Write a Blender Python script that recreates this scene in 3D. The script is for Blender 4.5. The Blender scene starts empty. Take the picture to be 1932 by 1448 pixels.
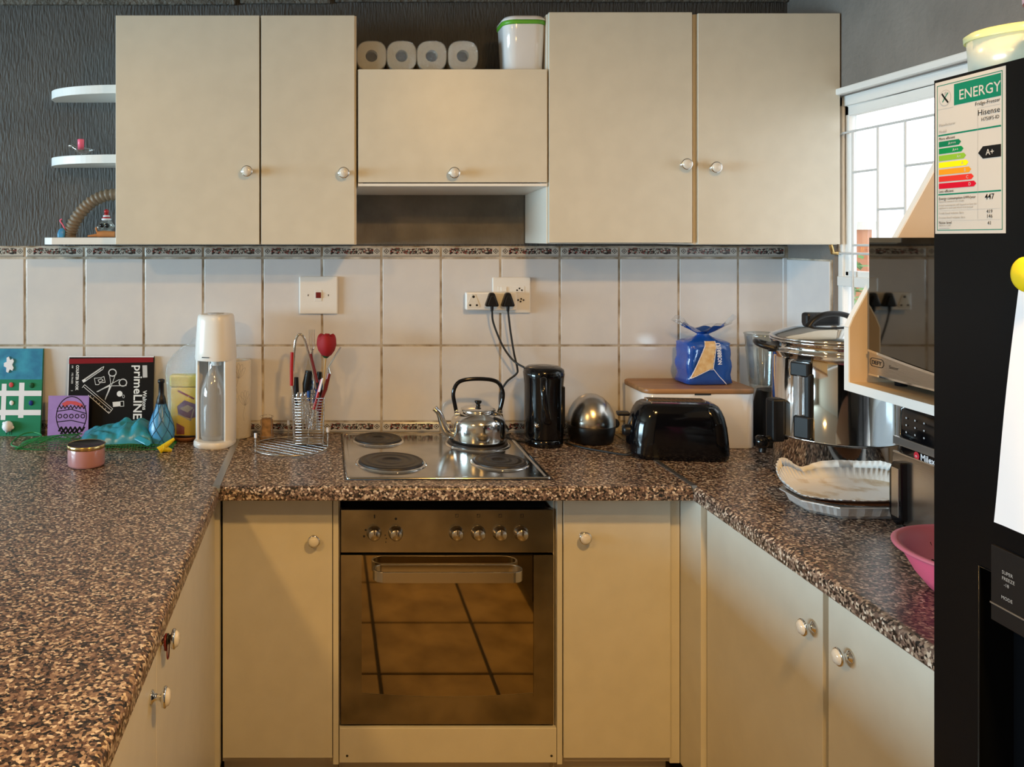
import bpy, math, random
from mathutils import Vector, Matrix, noise
random.seed(7)
PI = math.pi
sc = bpy.context.scene
COL = sc.collection
# ---------------------------------------------------------------- camera, world, lights, exposure
F_PX, DIST, CAMZ, CX, CY = 1588.0, 2.84, 1.5565, 613.0, 450.0
cam = bpy.data.objects.new('camera', bpy.data.cameras.new('camera')); COL.objects.link(cam)
cam.location = (0, -DIST, CAMZ); cam.rotation_euler = (PI/2, 0, 0)
cam.data.sensor_width = 36; cam.data.sensor_fit = 'HORIZONTAL'; cam.data.lens = F_PX/1932*36
cam.data.shift_x = (966-CX)/1932; cam.data.shift_y = -(724-CY)/1932
cam.data.clip_start = .05; sc.camera = cam
world = bpy.data.worlds.new('sky'); sc.world = world; world.use_nodes = True
bg = world.node_tree.nodes['Background']; bg.inputs[0].default_value = (.90, .95, 1, 1); bg.inputs[1].default_value = 3.2
def light(name, kind, loc, energy, color, size=.1, size_y=None, rot=(0, 0, 0)):
    l = bpy.data.lights.new(name, kind); o = bpy.data.objects.new(name, l); COL.objects.link(o)
    o.location = loc; o.rotation_euler = rot; l.energy = energy; l.color = color
    if kind == 'AREA':
        l.shape = 'RECTANGLE'; l.size = size; l.size_y = size_y or size
    else: l.shadow_soft_size = size
    return o
light('ceiling_lamp_light', 'AREA', (.66, -2.35, 2.47), 41, (1, .55, .16), .16)
light('pendant_bulb_light', 'POINT', (.55, -1.35, 2.05), 2.4, (1, .6, .22), .04)
light('second_lamp_light', 'AREA', (-1.2, -2.9, 2.47), 36, (1, .55, .16), .16)
light('left_window_daylight', 'AREA', (-5.85, -2.3, 1.55), 350, (.56, .83, 1), 1.0, 3.0, (0, -PI/2, 0))
sc.view_settings.view_transform = 'Standard'; sc.view_settings.look = 'None'
sc.view_settings.gamma = 1; sc.view_settings.use_curve_mapping = False; sc.view_settings.exposure = 0.0

def W(px, py, d):                       # a point of the room from photo measurements, d = distance from the tiled wall
    s = F_PX/(DIST-d); return Vector(((px-CX)/s, -d, CAMZ-(py-CY)/s))
# ---------------------------------------------------------------- materials
def mat(name, col=(.8, .8, .8), rough=.5, metal=0, **k):
    m = bpy.data.materials.new(name); m.use_nodes = True; n = m.node_tree.nodes; L = m.node_tree.links
    b = n['Principled BSDF']
    b.inputs['Base Color'].default_value = (*col, 1); b.inputs['Roughness'].default_value = rough; b.inputs['Metallic'].default_value = metal
    if 'spec' in k: b.inputs['Specular IOR Level'].default_value = k['spec']
    if 'coat' in k: b.inputs['Coat Weight'].default_value = k['coat']; b.inputs['Coat Roughness'].default_value = .05
    if 'trans' in k: b.inputs['Transmission Weight'].default_value = k['trans']; b.inputs['IOR'].default_value = k.get('ior', 1.3)
    if 'alpha' in k: b.inputs['Alpha'].default_value = k['alpha']
    if 'sss' in k: b.inputs['Subsurface Weight'].default_value = k['sss']; b.inputs['Subsurface Scale'].default_value = .01
    tc = n.new('ShaderNodeTexCoord'); mp = n.new('ShaderNodeMapping'); L.new(tc.outputs['Object'], mp.inputs[0])
    mp.inputs['Scale'].default_value = k.get('stretch', (1, 1, 1))
    vs = k.get('var', 0)
    if vs:                              # mottling
        t = n.new('ShaderNodeTexNoise'); t.inputs['Scale'].default_value = k.get('vscale', 6); t.inputs['Detail'].default_value = 6
        L.new(mp.outputs[0], t.inputs['Vector'])
        r = n.new('ShaderNodeValToRGB'); L.new(t.outputs[0], r.inputs[0])
        c2 = k.get('col2', tuple(c*(1-vs) for c in col))
        r.color_ramp.elements[0].position, r.color_ramp.elements[1].position = k.get('rpos', (.35, .65))
        r.color_ramp.elements[0].color = (*c2, 1); r.color_ramp.elements[1].color = (*col, 1)
        L.new(r.outputs[0], b.inputs['Base Color'])
    if k.get('bump'):
        t = n.new('ShaderNodeTexNoise'); t.inputs['Scale'].default_value = k.get('bscale', 60); t.inputs['Detail'].default_value = k.get('bdetail', 4)
        mp2 = n.new('ShaderNodeMapping'); mp2.inputs['Scale'].default_value = k.get('bstretch', (1, 1, 1))
        L.new(tc.outputs['Object'], mp2.inputs[0]); L.new(mp2.outputs[0], t.inputs['Vector'])
        bu = n.new('ShaderNodeBump'); bu.inputs['Strength'].default_value = k['bump']; bu.inputs['Distance'].default_value = k.get('bdist', .004)
        L.new(t.outputs[0], bu.inputs['Height']); L.new(bu.outputs[0], b.inputs['Normal'])
    return m
def film(name, tint=(1, 1, 1), gloss=.12, rough=.05, milky=0.0, bump=0):       # thin clear plastic or glass sheet
    m = bpy.data.materials.new(name); m.use_nodes = True; n = m.node_tree.nodes; L = m.node_tree.links; n.clear()
    o = n.new('ShaderNodeOutputMaterial'); tr = n.new('ShaderNodeBsdfTransparent'); tr.inputs[0].default_value = (*tint, 1)
    gl = n.new('ShaderNodeBsdfGlossy'); gl.inputs['Roughness'].default_value = rough
    fr = n.new('ShaderNodeLayerWeight'); fr.inputs[0].default_value = .35
    ma = n.new('ShaderNodeMath'); ma.operation = 'MULTIPLY_ADD'; ma.inputs[1].default_value = .6; ma.inputs[2].default_value = gloss; ma.use_clamp = True
    L.new(fr.outputs['Facing'], ma.inputs[0])
    mx = n.new('ShaderNodeMixShader'); L.new(ma.outputs[0], mx.inputs[0]); L.new(tr.outputs[0], mx.inputs[1]); L.new(gl.outputs[0], mx.inputs[2])
    last = mx
    if milky:
        df = n.new('ShaderNodeBsdfDiffuse'); df.inputs[0].default_value = (*[min(1, c*.95) for c in tint], 1)
        m2 = n.new('ShaderNodeMixShader'); m2.inputs[0].default_value = milky; L.new(mx.outputs[0], m2.inputs[1]); L.new(df.outputs[0], m2.inputs[2]); last = m2
    if bump:
        t = n.new('ShaderNodeTexNoise'); t.inputs['Scale'].default_value = 45; bu = n.new('ShaderNodeBump'); bu.inputs['Strength'].default_value = bump
        bu.inputs['Distance'].default_value = .01; L.new(t.outputs[0], bu.inputs['Height']); L.new(bu.outputs[0], gl.inputs['Normal'])
    L.new(last.outputs[0], o.inputs[0]); return m
M = {}
M['cab'] = mat('cream_laminate', (.675, .65, .56), .34, var=.05, vscale=14, bump=.12, bscale=420, bdist=.0006)
M['cabedge'] = mat('cream_edge', (.74, .70, .62), .45)
M['carcass'] = mat('carcass_board', (.62, .56, .46), .5)
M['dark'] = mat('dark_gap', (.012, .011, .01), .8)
M['shelfwhite'] = mat('white_melamine', (.84, .85, .84), .35)
M['plaster'] = mat('grey_plaster', (.088, .083, .077), .6, var=.25, vscale=5, col2=(.062, .058, .054), bump=1.0, bscale=150, bdist=.007, bstretch=(1, 1, .2), bdetail=6)
M['plaster2'] = mat('grey_plaster_side', (.24, .22, .20), .7, var=.2, vscale=4, bump=.8, bscale=34, bdist=.006)
M['bare'] = mat('hood_recess_plaster', (.2, .185, .16), .8, var=.4, vscale=7, bump=.8, bscale=40, bdist=.006, bstretch=(1, 1, .4))
M['paint'] = mat('room_paint', (.34, .27, .19), .8)
M['ceil'] = mat('ceiling_paint', (.42, .34, .25), .9)
M['tile'] = mat('wall_tile', (.70, .69, .69), .16, var=.06, vscale=9, col2=(.64, .64, .66), bump=.25, bscale=22, bdist=.0025)
M['grout'] = mat('wall_grout', (.62, .57, .49), .9, var=.5, vscale=16, col2=(.24, .18, .11), bump=.5, bscale=150)
M['white'] = mat('white_plastic', (.80, .79, .76), .28)
M['whitegloss'] = mat('white_gloss', (.80, .80, .81), .12, coat=.5)
M['paper'] = mat('white_paper', (.80, .82, .88), .6)
M['black'] = mat('black_gloss', (.003, .003, .004), .1, spec=.45)
M['blackm'] = mat('black_matt', (.006, .006, .007), .38, spec=.35)
M['blackprint'] = mat('black_print', (.008, .01, .012), .4)
M['fridge'] = mat('black_fridge', (.0025, .003, .004), .28, spec=.14)
M['chrome'] = mat('chrome', (.78, .78, .78), .06, 1)
M['steel'] = mat('brushed_steel', (.55, .52, .48), .24, 1, bump=.15, bscale=60, bstretch=(.02, 1, 8), bdist=.0006)
M['hobsteel'] = mat('hob_steel', (.62, .60, .57), .15, 1, var=.25, vscale=9, bump=.05, bscale=80, bdist=.0004)
M['ovensteel'] = mat('oven_steel', (.46, .40, .29), .27, 1, var=.45, vscale=7, bump=.12, bscale=60, bstretch=(.05, 1, 6), bdist=.0006)
M['ovenglass'] = mat('oven_mirror_glass', (.42, .35, .24), .03, 1)
M['iron'] = mat('cast_iron', (.028, .024, .022), .4, .3)
M['alu'] = mat('polished_aluminium', (.72, .71, .69), .13, 1)
M['foil'] = mat('aluminium_foil', (.85, .85, .84), .3, .55, bump=.5, bscale=90, bdist=.002)
M['ceramic'] = mat('ceramic', (.74, .71, .64), .12, coat=.6)
M['wood'] = mat('bamboo_board', (.42, .21, .085), .4, var=.35, vscale=9, stretch=(.6, 6, 6), bump=.05)
M['shelfboard'] = mat('tan_laminate', (.60, .47, .32), .45, var=.1, vscale=5)
M['floor'] = mat('floor_tile', (.38, .28, .13), .3, var=.5, vscale=6, col2=(.22, .155, .065), bump=.2, bscale=14)
M['fgrout'] = mat('floor_grout', (.02, .017, .014), .8)
M['red'] = mat('red_plastic', (.42, .012, .015), .3)
M['rose'] = mat('red_rose_cloth', (.30, .003, .008), .7)
M['darkred'] = mat('dark_red_handle', (.16, .012, .012), .3)
M['blue'] = mat('blue_plastic', (.01, .06, .24), .3)
M['green'] = mat('green_band', (.12, .42, .03), .4)
M['pink'] = mat('pink_plastic', (.92, .15, .27), .35, sss=.1)
M['pinkin'] = mat('pink_plastic_dark', (.66, .17, .24), .45)
M['gold'] = mat('gold_rim', (.75, .52, .22), .2, 1)
M['wax'] = mat('pink_wax', (.42, .20, .20), .3, coat=.5)
M['cork'] = mat('cork', (.42, .25, .12), .8, var=.5, vscale=60, bump=.5, bscale=120)
M['yellow'] = mat('yellow', (.75, .58, .01), .4)
M['purple'] = mat('purple_card', (.36, .22, .58), .6, var=.12, vscale=30)
M['blackcord'] = mat('black_cord', (.01, .01, .01), .5)
M['glass'] = film('clear_glass', (.93, .96, .96), .1)
M['pane'] = film('window_glass', (.97, .98, .98), .04, .02)
M['clearbag'] = film('clear_plastic_bag', (.95, .96, .97), .10, .12, .04, .6)
M['smoke'] = film('bottle_plastic', (.86, .88, .90), .05, .06, .18)
M['tub'] = film('frosted_tub', (.85, .93, .90), .10, .2, .45)
M['rollwrap'] = film('roll_wrap', (.95, .95, .90), .30, .16, .04, 1.0)
M['bluefilm'] = mat('blue_packet', (.03, .30, .42), .28, var=.3, vscale=14, bump=.3, bscale=30, bdist=.004)
M['bagblue'] = mat('bread_bag_blue', (.008, .07, .36), .18, bump=.6, bscale=26, bdist=.006, coat=.5)
M['bread'] = mat('bread_seen_through_film', (.66, .38, .14), .4, var=.5, vscale=50, col2=(.78, .58, .30), bump=.4, bscale=50)
M['bottleblue'] = mat('blue_bottle', (.07, .33, .62), .3, var=.3, vscale=12)
M['dkblue'] = mat('dark_blue_net', (.02, .09, .2), .5)
M['greennet'] = mat('green_net', (.01, .22, .06), .4)
M['brown'] = mat('brown_rubber', (.20, .15, .10), .5)
M['brownpaper'] = mat('brown_paper', (.22, .085, .03), .7)
M['orange'] = mat('orange_clay', (.50, .2, .06), .6)
M['liner'] = mat('white_baking_paper', (.86, .86, .84), .5, bump=.2, bscale=40)
M['stain'] = mat('oil_stained_paper', (.82, .81, .78), .35, var=.3, vscale=15, rpos=(.36, .5), col2=(.55, .42, .24), bump=.3, bscale=40)
M['tissue'] = mat('roll_paper', (.74, .70, .62), .8, bump=.6, bscale=90)
M['metalstrip'] = mat('aluminium_strip', (.42, .43, .44), .3, .9)
M['frame'] = mat('window_frame_white', (.82, .83, .82), .4)
M['bars'] = mat('painted_bars', (.60, .62, .63), .4)
M['leaf'] = mat('leaves', (.10, .26, .04), .6)
M['terracotta'] = mat('terracotta', (.55, .2, .09), .8)
M['ground'] = mat('outside_ground', (.55, .52, .48), .9)
M['outwall'] = mat('outside_wall', (.75, .72, .66), .9)
def simple(n, c, r=.5): M[n] = mat('print_'+n, c, r, spec=.2)
for n, c in dict(pgreen=(.0, .17, .10), agreen=(.0, .16, .07), bgreen=(.0, .22, .06), lgreen=(.22, .42, .03), pyellow=(.88, .72, .0), porange=(.72, .28, .01),
                 pred=(.62, .03, .02), pdred=(.52, .0, .02), cream=(.50, .48, .45), grey=(.35, .34, .33), sky=(.02, .26, .42), grass=(.02, .22, .12),
                 crim=(.22, .008, .015), navy=(.01, .03, .2), rosep=(.6, .09, .1), bk=(.004, .004, .005), wh=(.80, .82, .84), lav=(.36, .22, .58), brass=(.45, .28, .1), ltgrey=(.55, .56, .58), dgreen=(.01, .08, .03), violet=(.12, .06, .2), milred=(.6, .03, .05)).items(): simple(n, c)
# speckled laminate
def speckle():
    m = bpy.data.materials.new('speckled_laminate'); m.use_nodes = True; n = m.node_tree.nodes; L = m.node_tree.links; b = n['Principled BSDF']
    tc = n.new('ShaderNodeTexCoord'); v = n.new('ShaderNodeTexVoronoi'); v.inputs['Scale'].default_value = 215; v.inputs['Randomness'].default_value = 1
    L.new(tc.outputs['Object'], v.inputs['Vector'])
    s = n.new('ShaderNodeSeparateColor'); L.new(v.outputs['Color'], s.inputs[0])
    r = n.new('ShaderNodeValToRGB'); r.color_ramp.interpolation = 'CONSTANT'; L.new(s.outputs[0], r.inputs[0])
    cs = [(0, (.012, .010, .009)), (.17, (.05, .035, .028)), (.34, (.14, .09, .07)), (.52, (.24, .16, .12)), (.68, (.36, .26, .19)), (.80, (.56, .46, .36)), (.90, (.70, .60, .50)), (.94, (.10, .055, .04))]
    e = r.color_ramp.elements
    e[0].position, e[0].color = 0, (*cs[0][1], 1); e[1].position, e[1].color = cs[1][0], (*cs[1][1], 1)
    for p, c in cs[2:]: x = e.new(p); x.color = (*c, 1)
    L.new(r.outputs[0], b.inputs['Base Color']); b.inputs['Roughness'].default_value = .33
    t = n.new('ShaderNodeTexNoise'); t.inputs['Scale'].default_value = 160; L.new(tc.outputs['Object'], t.inputs['Vector'])
    bu = n.new('ShaderNodeBump'); bu.inputs['Strength'].default_value = .25; bu.inputs['Distance'].default_value = .001; L.new(t.outputs[0], bu.inputs['Height']); L.new(bu.outputs[0], b.inputs['Normal'])
    return m
M['top'] = speckle()
def bordermat():
    m = bpy.data.materials.new('border_tile_print'); m.use_nodes = True; n = m.node_tree.nodes; L = m.node_tree.links; b = n['Principled BSDF']; b.inputs['Roughness'].default_value = .2
    tc = n.new('ShaderNodeTexCoord'); sx = n.new('ShaderNodeSeparateXYZ'); L.new(tc.outputs['Object'], sx.inputs[0])
    def math_(op, a, b_=None, c=None):
        q = n.new('ShaderNodeMath'); q.operation = op
        for i, x in enumerate((a, b_, c)):
            if x is None: continue
            if isinstance(x, (int, float)): q.inputs[i].default_value = x
            else: L.new(x, q.inputs[i])
        return q.outputs[0]
    X, Z = sx.outputs[0], sx.outputs[2]
    v = n.new('ShaderNodeTexVoronoi'); v.inputs['Scale'].default_value = 250; L.new(tc.outputs['Object'], v.inputs['Vector'])
    s = n.new('ShaderNodeSeparateColor'); L.new(v.outputs['Color'], s.inputs[0])
    r = n.new('ShaderNodeValToRGB'); r.color_ramp.interpolation = 'CONSTANT'; L.new(s.outputs[0], r.inputs[0]); e = r.color_ramp.elements
    e[0].color = (.02, .018, .02, 1); e[1].position = .3; e[1].color = (.22, .035, .03, 1)
    for p, c in ((.42, (.07, .08, .07)), (.58, (.5, .48, .44)), (.74, (.12, .06, .05)), (.86, (.20, .22, .20)), (.94, (.45, .40, .36))): x = e.new(p); x.color = (*c, 1)
    nz = n.new('ShaderNodeTexNoise'); nz.inputs['Scale'].default_value = 55; L.new(tc.outputs['Object'], nz.inputs['Vector'])
    # height of the fruit band varies with noise
    h = math_('MULTIPLY_ADD', nz.outputs[0], .018, .0)
    az = math_('ABSOLUTE', math_('SUBTRACT', Z, .0035))
    band = math_('LESS_THAN', az, h)
    inx = math_('LESS_THAN', math_('ABSOLUTE', X), .072)
    band = math_('MULTIPLY', band, inx)
    # diamond ends
    dx = math_('SUBTRACT', math_('ABSOLUTE', X), .084); dia = math_('ADD', math_('ABSOLUTE', dx), math_('MULTIPLY', az, 1.1))
    ring = math_('LESS_THAN', math_('ABSOLUTE', math_('SUBTRACT', dia, .0085)), .0015)
    core = math_('LESS_THAN', dia, .0035)
    dark = math_('MAXIMUM', ring, core)
    # beaded line under the band
    bz = math_('LESS_THAN', math_('ABSOLUTE', math_('ADD', Z, .0165)), .0014)
    bd = math_('GREATER_THAN', math_('SINE', math_('MULTIPLY', X, 1400)), -.2)
    ln = math_('LESS_THAN', math_('ABSOLUTE', math_('ADD', Z, .0125)), .0007)
    dark = math_('MAXIMUM', dark, math_('MAXIMUM', math_('MULTIPLY', bz, bd), ln))
    m1 = n.new('ShaderNodeMix'); m1.data_type = 'RGBA'; L.new(band, m1.inputs[0]); m1.inputs[6].default_value = (.52, .50, .46, 1); L.new(r.outputs[0], m1.inputs[7])
    m2 = n.new('ShaderNodeMix'); m2.data_type = 'RGBA'; L.new(dark, m2.inputs[0]); L.new(m1.outputs[2], m2.inputs[6]); m2.inputs[7].default_value = (.05, .045, .045, 1)
    L.new(m2.outputs[2], b.inputs['Base Color']); return m
M['border'] = bordermat()
# ---------------------------------------------------------------- mesh builder
def lerp(a, b, t): return a+(b-a)*t
class MB:
    def __init__(s): s.v, s.f, s.mi, s.sm = [], [], [], []
    def add(s, vs, fs, mi=0, smooth=False, T=None):
        o = len(s.v)
        for p in vs:
            p = Vector(p); s.v.append(T @ p if T is not None else p)
        for f in fs: s.f.append(tuple(i+o for i in f)); s.mi.append(mi); s.sm.append(smooth)
        return s
    def box(s, x0, y0, z0, x1, y1, z1, mi=0, T=None):
        x0, x1 = sorted((x0, x1)); y0, y1 = sorted((y0, y1)); z0, z1 = sorted((z0, z1))
        return s.add([(x0, y0, z0), (x1, y0, z0), (x1, y1, z0), (x0, y1, z0), (x0, y0, z1), (x1, y0, z1), (x1, y1, z1), (x0, y1, z1)],
              [(0, 3, 2, 1), (4, 5, 6, 7), (0, 1, 5, 4), (1, 2, 6, 5), (2, 3, 7, 6), (3, 0, 4, 7)], mi, False, T)
    def loft(s, rings, cap0=True, cap1=True, mi=0, smooth=True, T=None, closed=True):
        n = len(rings[0]); vs = [p for r in rings for p in r]; fs = []
        for i in range(len(rings)-1):
            for j in range(n if closed else n-1):
                a, b = i*n+j, i*n+(j+1) % n; fs.append((a, b, b+n, a+n))
        s.add(vs, fs, mi, smooth, T)
        if cap0: s.add(rings[0], [tuple(reversed(range(n)))], mi, False, T)
        if cap1: s.add(rings[-1], [tuple(range(n))], mi, False, T)
        return s
    def lathe(s, prof, c=(0, 0, 0), seg=32, mi=0, smooth=True, T=None, a0=0, a1=2*PI):
        full = abs(a1-a0-2*PI) < 1e-6; k = seg if full else seg+1; vs, fs = [], []
        for r, z in prof:
            for j in range(k):
                a = a0+(a1-a0)*j/seg; vs.append((c[0]+r*math.cos(a), c[1]+r*math.sin(a), c[2]+z))
        for i in range(len(prof)-1):
            for j in range(k if full else k-1):
                a, b = i*k+j, i*k+(j+1) % k; fs.append((a, b, b+k, a+k))
        return s.add(vs, fs, mi, smooth, T)
    def tube(s, pts, r, seg=8, mi=0, closed=False, caps=True, T=None, flat=1.0):
        pts = [Vector(p) for p in pts]; n = len(pts); rr_ = r if isinstance(r, (list, tuple)) else [r]*n
        rings = []; up = None
        for i, p in enumerate(pts):
            a = pts[(i-1) % n] if (closed or i > 0) else pts[i]; b = pts[(i+1) % n] if (closed or i < n-1) else pts[i]
            d = (b-a).normalized()
            if up is None:
                up = Vector((0, 0, 1)) if abs(d.z) < .9 else Vector((0, 1, 0))
            side = d.cross(up)
            if side.length < 1e-6: side = d.cross(Vector((1, 0, 0)))
            side.normalize(); up = side.cross(d).normalized()
            rings.append([p+side*math.cos(2*PI*j/seg)*rr_[i]+up*math.sin(2*PI*j/seg)*rr_[i]*flat for j in range(seg)])
        if closed: rings.append(rings[0])
        return s.loft(rings, caps and not closed, caps and not closed, mi, True, T)
    def prism(s, poly, t0, t1, plane='xz', mi=0, T=None):
        def P(u, v, t): return {'xz': (u, t, v), 'xy': (u, v, t), 'yz': (t, u, v)}[plane]
        n = len(poly); vs = [P(u, v, t0) for u, v in poly]+[P(u, v, t1) for u, v in poly]
        fs = [tuple(range(n)), tuple(reversed(range(n, 2*n)))]+[(i, i+n, (i+1) % n+n, (i+1) % n) for i in range(n)]
        return s.add(vs, fs, mi, False, T)
    def ball(s, c, r, mi=0, seg=16, sz=1.0, T=None):
        k = seg//2; return s.lathe([(max(r*math.sin(PI*i/k), 1e-5), -r*sz*math.cos(PI*i/k)) for i in range(k+1)], c, seg, mi, True, T)
    # flat print on a frame (O, U, V, N)
    def fpoly(s, F, pts, off=.0003, mi=0): return s.add([F.p(u, v, off*.4) for u, v in pts], [tuple(range(len(pts)))], mi)
    def frect(s, F, u0, v0, u1, v1, off=.0003, mi=0): return s.fpoly(F, [(u0, v0), (u1, v0), (u1, v1), (u0, v1)], off, mi)
    def fline(s, F, pts, w, off=.0006, mi=0, closed=False):
        P = list(pts)+([pts[0]] if closed else [])
        for (a, b), (c, d) in zip(P[:-1], P[1:]):
            l = math.hypot(c-a, d-b) or 1; nx, ny = -(d-b)/l*w/2, (c-a)/l*w/2; ex, ey = (c-a)/l*w*.3, (d-b)/l*w*.3
            s.fpoly(F, [(a-nx-ex, b-ny-ey), (c-nx+ex, d-ny+ey), (c+nx+ex, d+ny+ey), (a+nx-ex, b+ny-ey)], off, mi)
        return s
    def fcirc(s, F, u, v, r, off=.0004, mi=0, n=20, ry=None):
        ry = ry or r; return s.fpoly(F, [(u+r*math.cos(2*PI*i/n), v+ry*math.sin(2*PI*i/n)) for i in range(n)], off, mi)
    def ftext(s, F, txt, u, v, size, off=.0008, mi=0, rot=0, align='LEFT', sx=1, bold=0):
        c = bpy.data.curves.new('t', 'FONT'); c.body = txt; c.size = size; c.align_x = align; c.resolution_u = 2; c.offset = bold
        o = bpy.data.objects.new('t', c); COL.objects.link(o); dg = bpy.context.evaluated_depsgraph_get()
        me = bpy.data.meshes.new_from_object(o.evaluated_get(dg)); ca, sa = math.cos(rot), math.sin(rot)
        s.add([F.p(u+(q.co.x*sx*ca-q.co.y*sa), v+(q.co.x*sx*sa+q.co.y*ca), off*.4) for q in me.vertices], [tuple(p.vertices) for p in me.polygons], mi)
        bpy.data.objects.remove(o); bpy.data.curves.remove(c); bpy.data.meshes.remove(me); return s
    def shift(s, d):
        d = Vector(d); s.v = [p+d for p in s.v]; return s
    def rotz(s, a):
        R = Matrix.Rotation(a, 3, 'Z'); s.v = [R @ p for p in s.v]; return s
    def build(s, name, mats, parent=None, loc=None, bev=0, seg=2, sub=0):
        if not isinstance(mats, (list, tuple)): mats = [mats]
        if parent is not None and loc is None: loc = (0, 0, 0)
        me = bpy.data.meshes.new(name); me.from_pydata([tuple(p) for p in s.v], [], s.f)
        for k in mats: me.materials.append(M[k] if isinstance(k, str) else k)
        me.polygons.foreach_set('material_index', s.mi); me.polygons.foreach_set('use_smooth', s.sm); me.update()
        import bmesh
        b = bmesh.new(); b.from_mesh(me)
        if bev or sub: bmesh.ops.remove_doubles(b, verts=b.verts, dist=1e-6)
        if not getattr(s, 'noflip', False): bmesh.ops.recalc_face_normals(b, faces=b.faces)
        b.to_mesh(me); b.free()
        o = bpy.data.objects.new(name, me); COL.objects.link(o)
        if loc is not None: o.location = loc
        if parent is not None: o.parent = parent
        if bev:
            q = o.modifiers.new('bevel', 'BEVEL'); q.width = bev; q.segments = seg; q.limit_method = 'ANGLE'; q.angle_limit = math.radians(35)
        if sub:
            q = o.modifiers.new('sub', 'SUBSURF'); q.levels = sub; q.render_levels = sub
        return o
class Fr:
    def __init__(s, O, U, V):
        s.O, s.U, s.V = Vector(O), Vector(U).normalized(), Vector(V).normalized(); s.N = s.U.cross(s.V).normalized()
    def p(s, u, v, n=0): return s.O+s.U*u+s.V*v+s.N*n
def rr(cx, cy, w, d, r, z, n=6):
    out = []; r = min(r, w/2-1e-4, d/2-1e-4)
    for k, (sx, sy) in enumerate(((1, 1), (-1, 1), (-1, -1), (1, -1))):
        for i in range(n+1):
            a = PI/2*k+PI/2*i/n; out.append(Vector((cx+sx*(w/2-r)+r*math.cos(a), cy+sy*(d/2-r)+r*math.sin(a), z)))
    return out
def ell(cx, cy, a, b, z, n=32, p=2.0):
    out = []
    for i in range(n):
        t = 2*PI*i/n; c, s_ = math.cos(t), math.sin(t)
        out.append(Vector((cx+a*math.copysign(abs(c)**(2/p), c), cy+b*math.copysign(abs(s_)**(2/p), s_), z)))
    return out
def smoothpts(pts, n=8):                 # Catmull-Rom through points
    P = [Vector(p) for p in pts]; P = [P[0]*2-P[1]]+P+[P[-1]*2-P[-2]]; out = []
    for i in range(1, len(P)-2):
        for k in range(n):
            t = k/n; a, b, c, d = P[i-1], P[i], P[i+1], P[i+2]
            out.append(.5*((2*b)+(c-a)*t+(2*a-5*b+4*c-d)*t*t+(-a+3*b-3*c+d)*t**3))
    out.append(P[-2]); return out
# ---------------------------------------------------------------- object helpers
def thing(name, label, cat, loc=(0, 0, 0), rotz=0, group=None):
    o = bpy.data.objects.new(name, None); COL.objects.link(o); o.empty_display_size = .05
    o.location = loc; o.rotation_euler = (0, 0, rotz); o['label'] = label; o['category'] = cat
    if group: o['group'] = group
    return o
def tag(o, label, cat, group=None):
    o['label'] = label; o['category'] = cat
    if group: o['group'] = group
    return o
def struct(o): o['kind'] = 'structure'; return o
def lab(o, s): o['label'] = s; return o
Z0 = .90                                   # worktop surface
def rel(z): return CAMZ+z
# ================================================================ SETTING
RX = 1.56; LX = -6.0; FY = -5.0; CH = 2.62
def panel_struct(name, boxes, m, loc=(0, 0, 0)):
    b = MB()
    for q in boxes: b.box(*q)
    return struct(b.shift([-c for c in loc]).build(name, m, None, loc))
wall_back = panel_struct('wall_back', [(LX, 0, 0, RX+.05, .15, CH)], 'plaster')
floor = panel_struct('floor', [(LX, FY, -.1, RX+.05, .15, -.008)], 'fgrout')
ceiling = panel_struct('ceiling', [(LX, FY, CH, RX+.05, .15, CH+.1)], 'ceil')
panel_struct('wall_front', [(LX, FY-.1, 0, RX+.05, FY, CH)], 'paint')
# left wall with the big daylight window
panel_struct('wall_left', [(LX-.1, FY, 0, LX, -3.8, CH), (LX-.1, -.8, 0, LX, .15, CH), (LX-.1, -3.8, 0, LX, -.8, 1.0), (LX-.1, -3.8, 2.1, LX, -.8, CH)], 'paint')
# right wall with window opening: y -.275 .. -1.75
WY0, WY1, WZ0, WZ1 = -.262, -1.75, rel(-.40), rel(.43)
wall_right = panel_struct('wall_right', [(RX, WY0, 0, RX+.05, 0, CH), (RX, FY, 0, RX+.05, WY1, CH), (RX, WY1, 0, RX+.05, WY0, WZ0), (RX, WY1, WZ1, RX+.05, WY0, CH)], 'plaster2')
# bare plaster patch behind the hood gap, and the raised band at the top of the wall
MB().box(.09, -.003, rel(-.02), .672, 0, rel(.16)).build('bare_plaster', 'bare', wall_back)
b = MB(); b.box(LX, -.02, rel(.785), -.30, 0, CH); b.box(-.285, -.014, rel(.79), .02, 0, CH); b.box(.035, -.014, rel(.795), RX, 0, CH)
b.build('plaster_ledge', mat('upper_wall_edge', (.16, .15, .13), .8, bump=1, bscale=70, bdist=.01, var=.4, vscale=30), wall_back, bev=.004)
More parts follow.
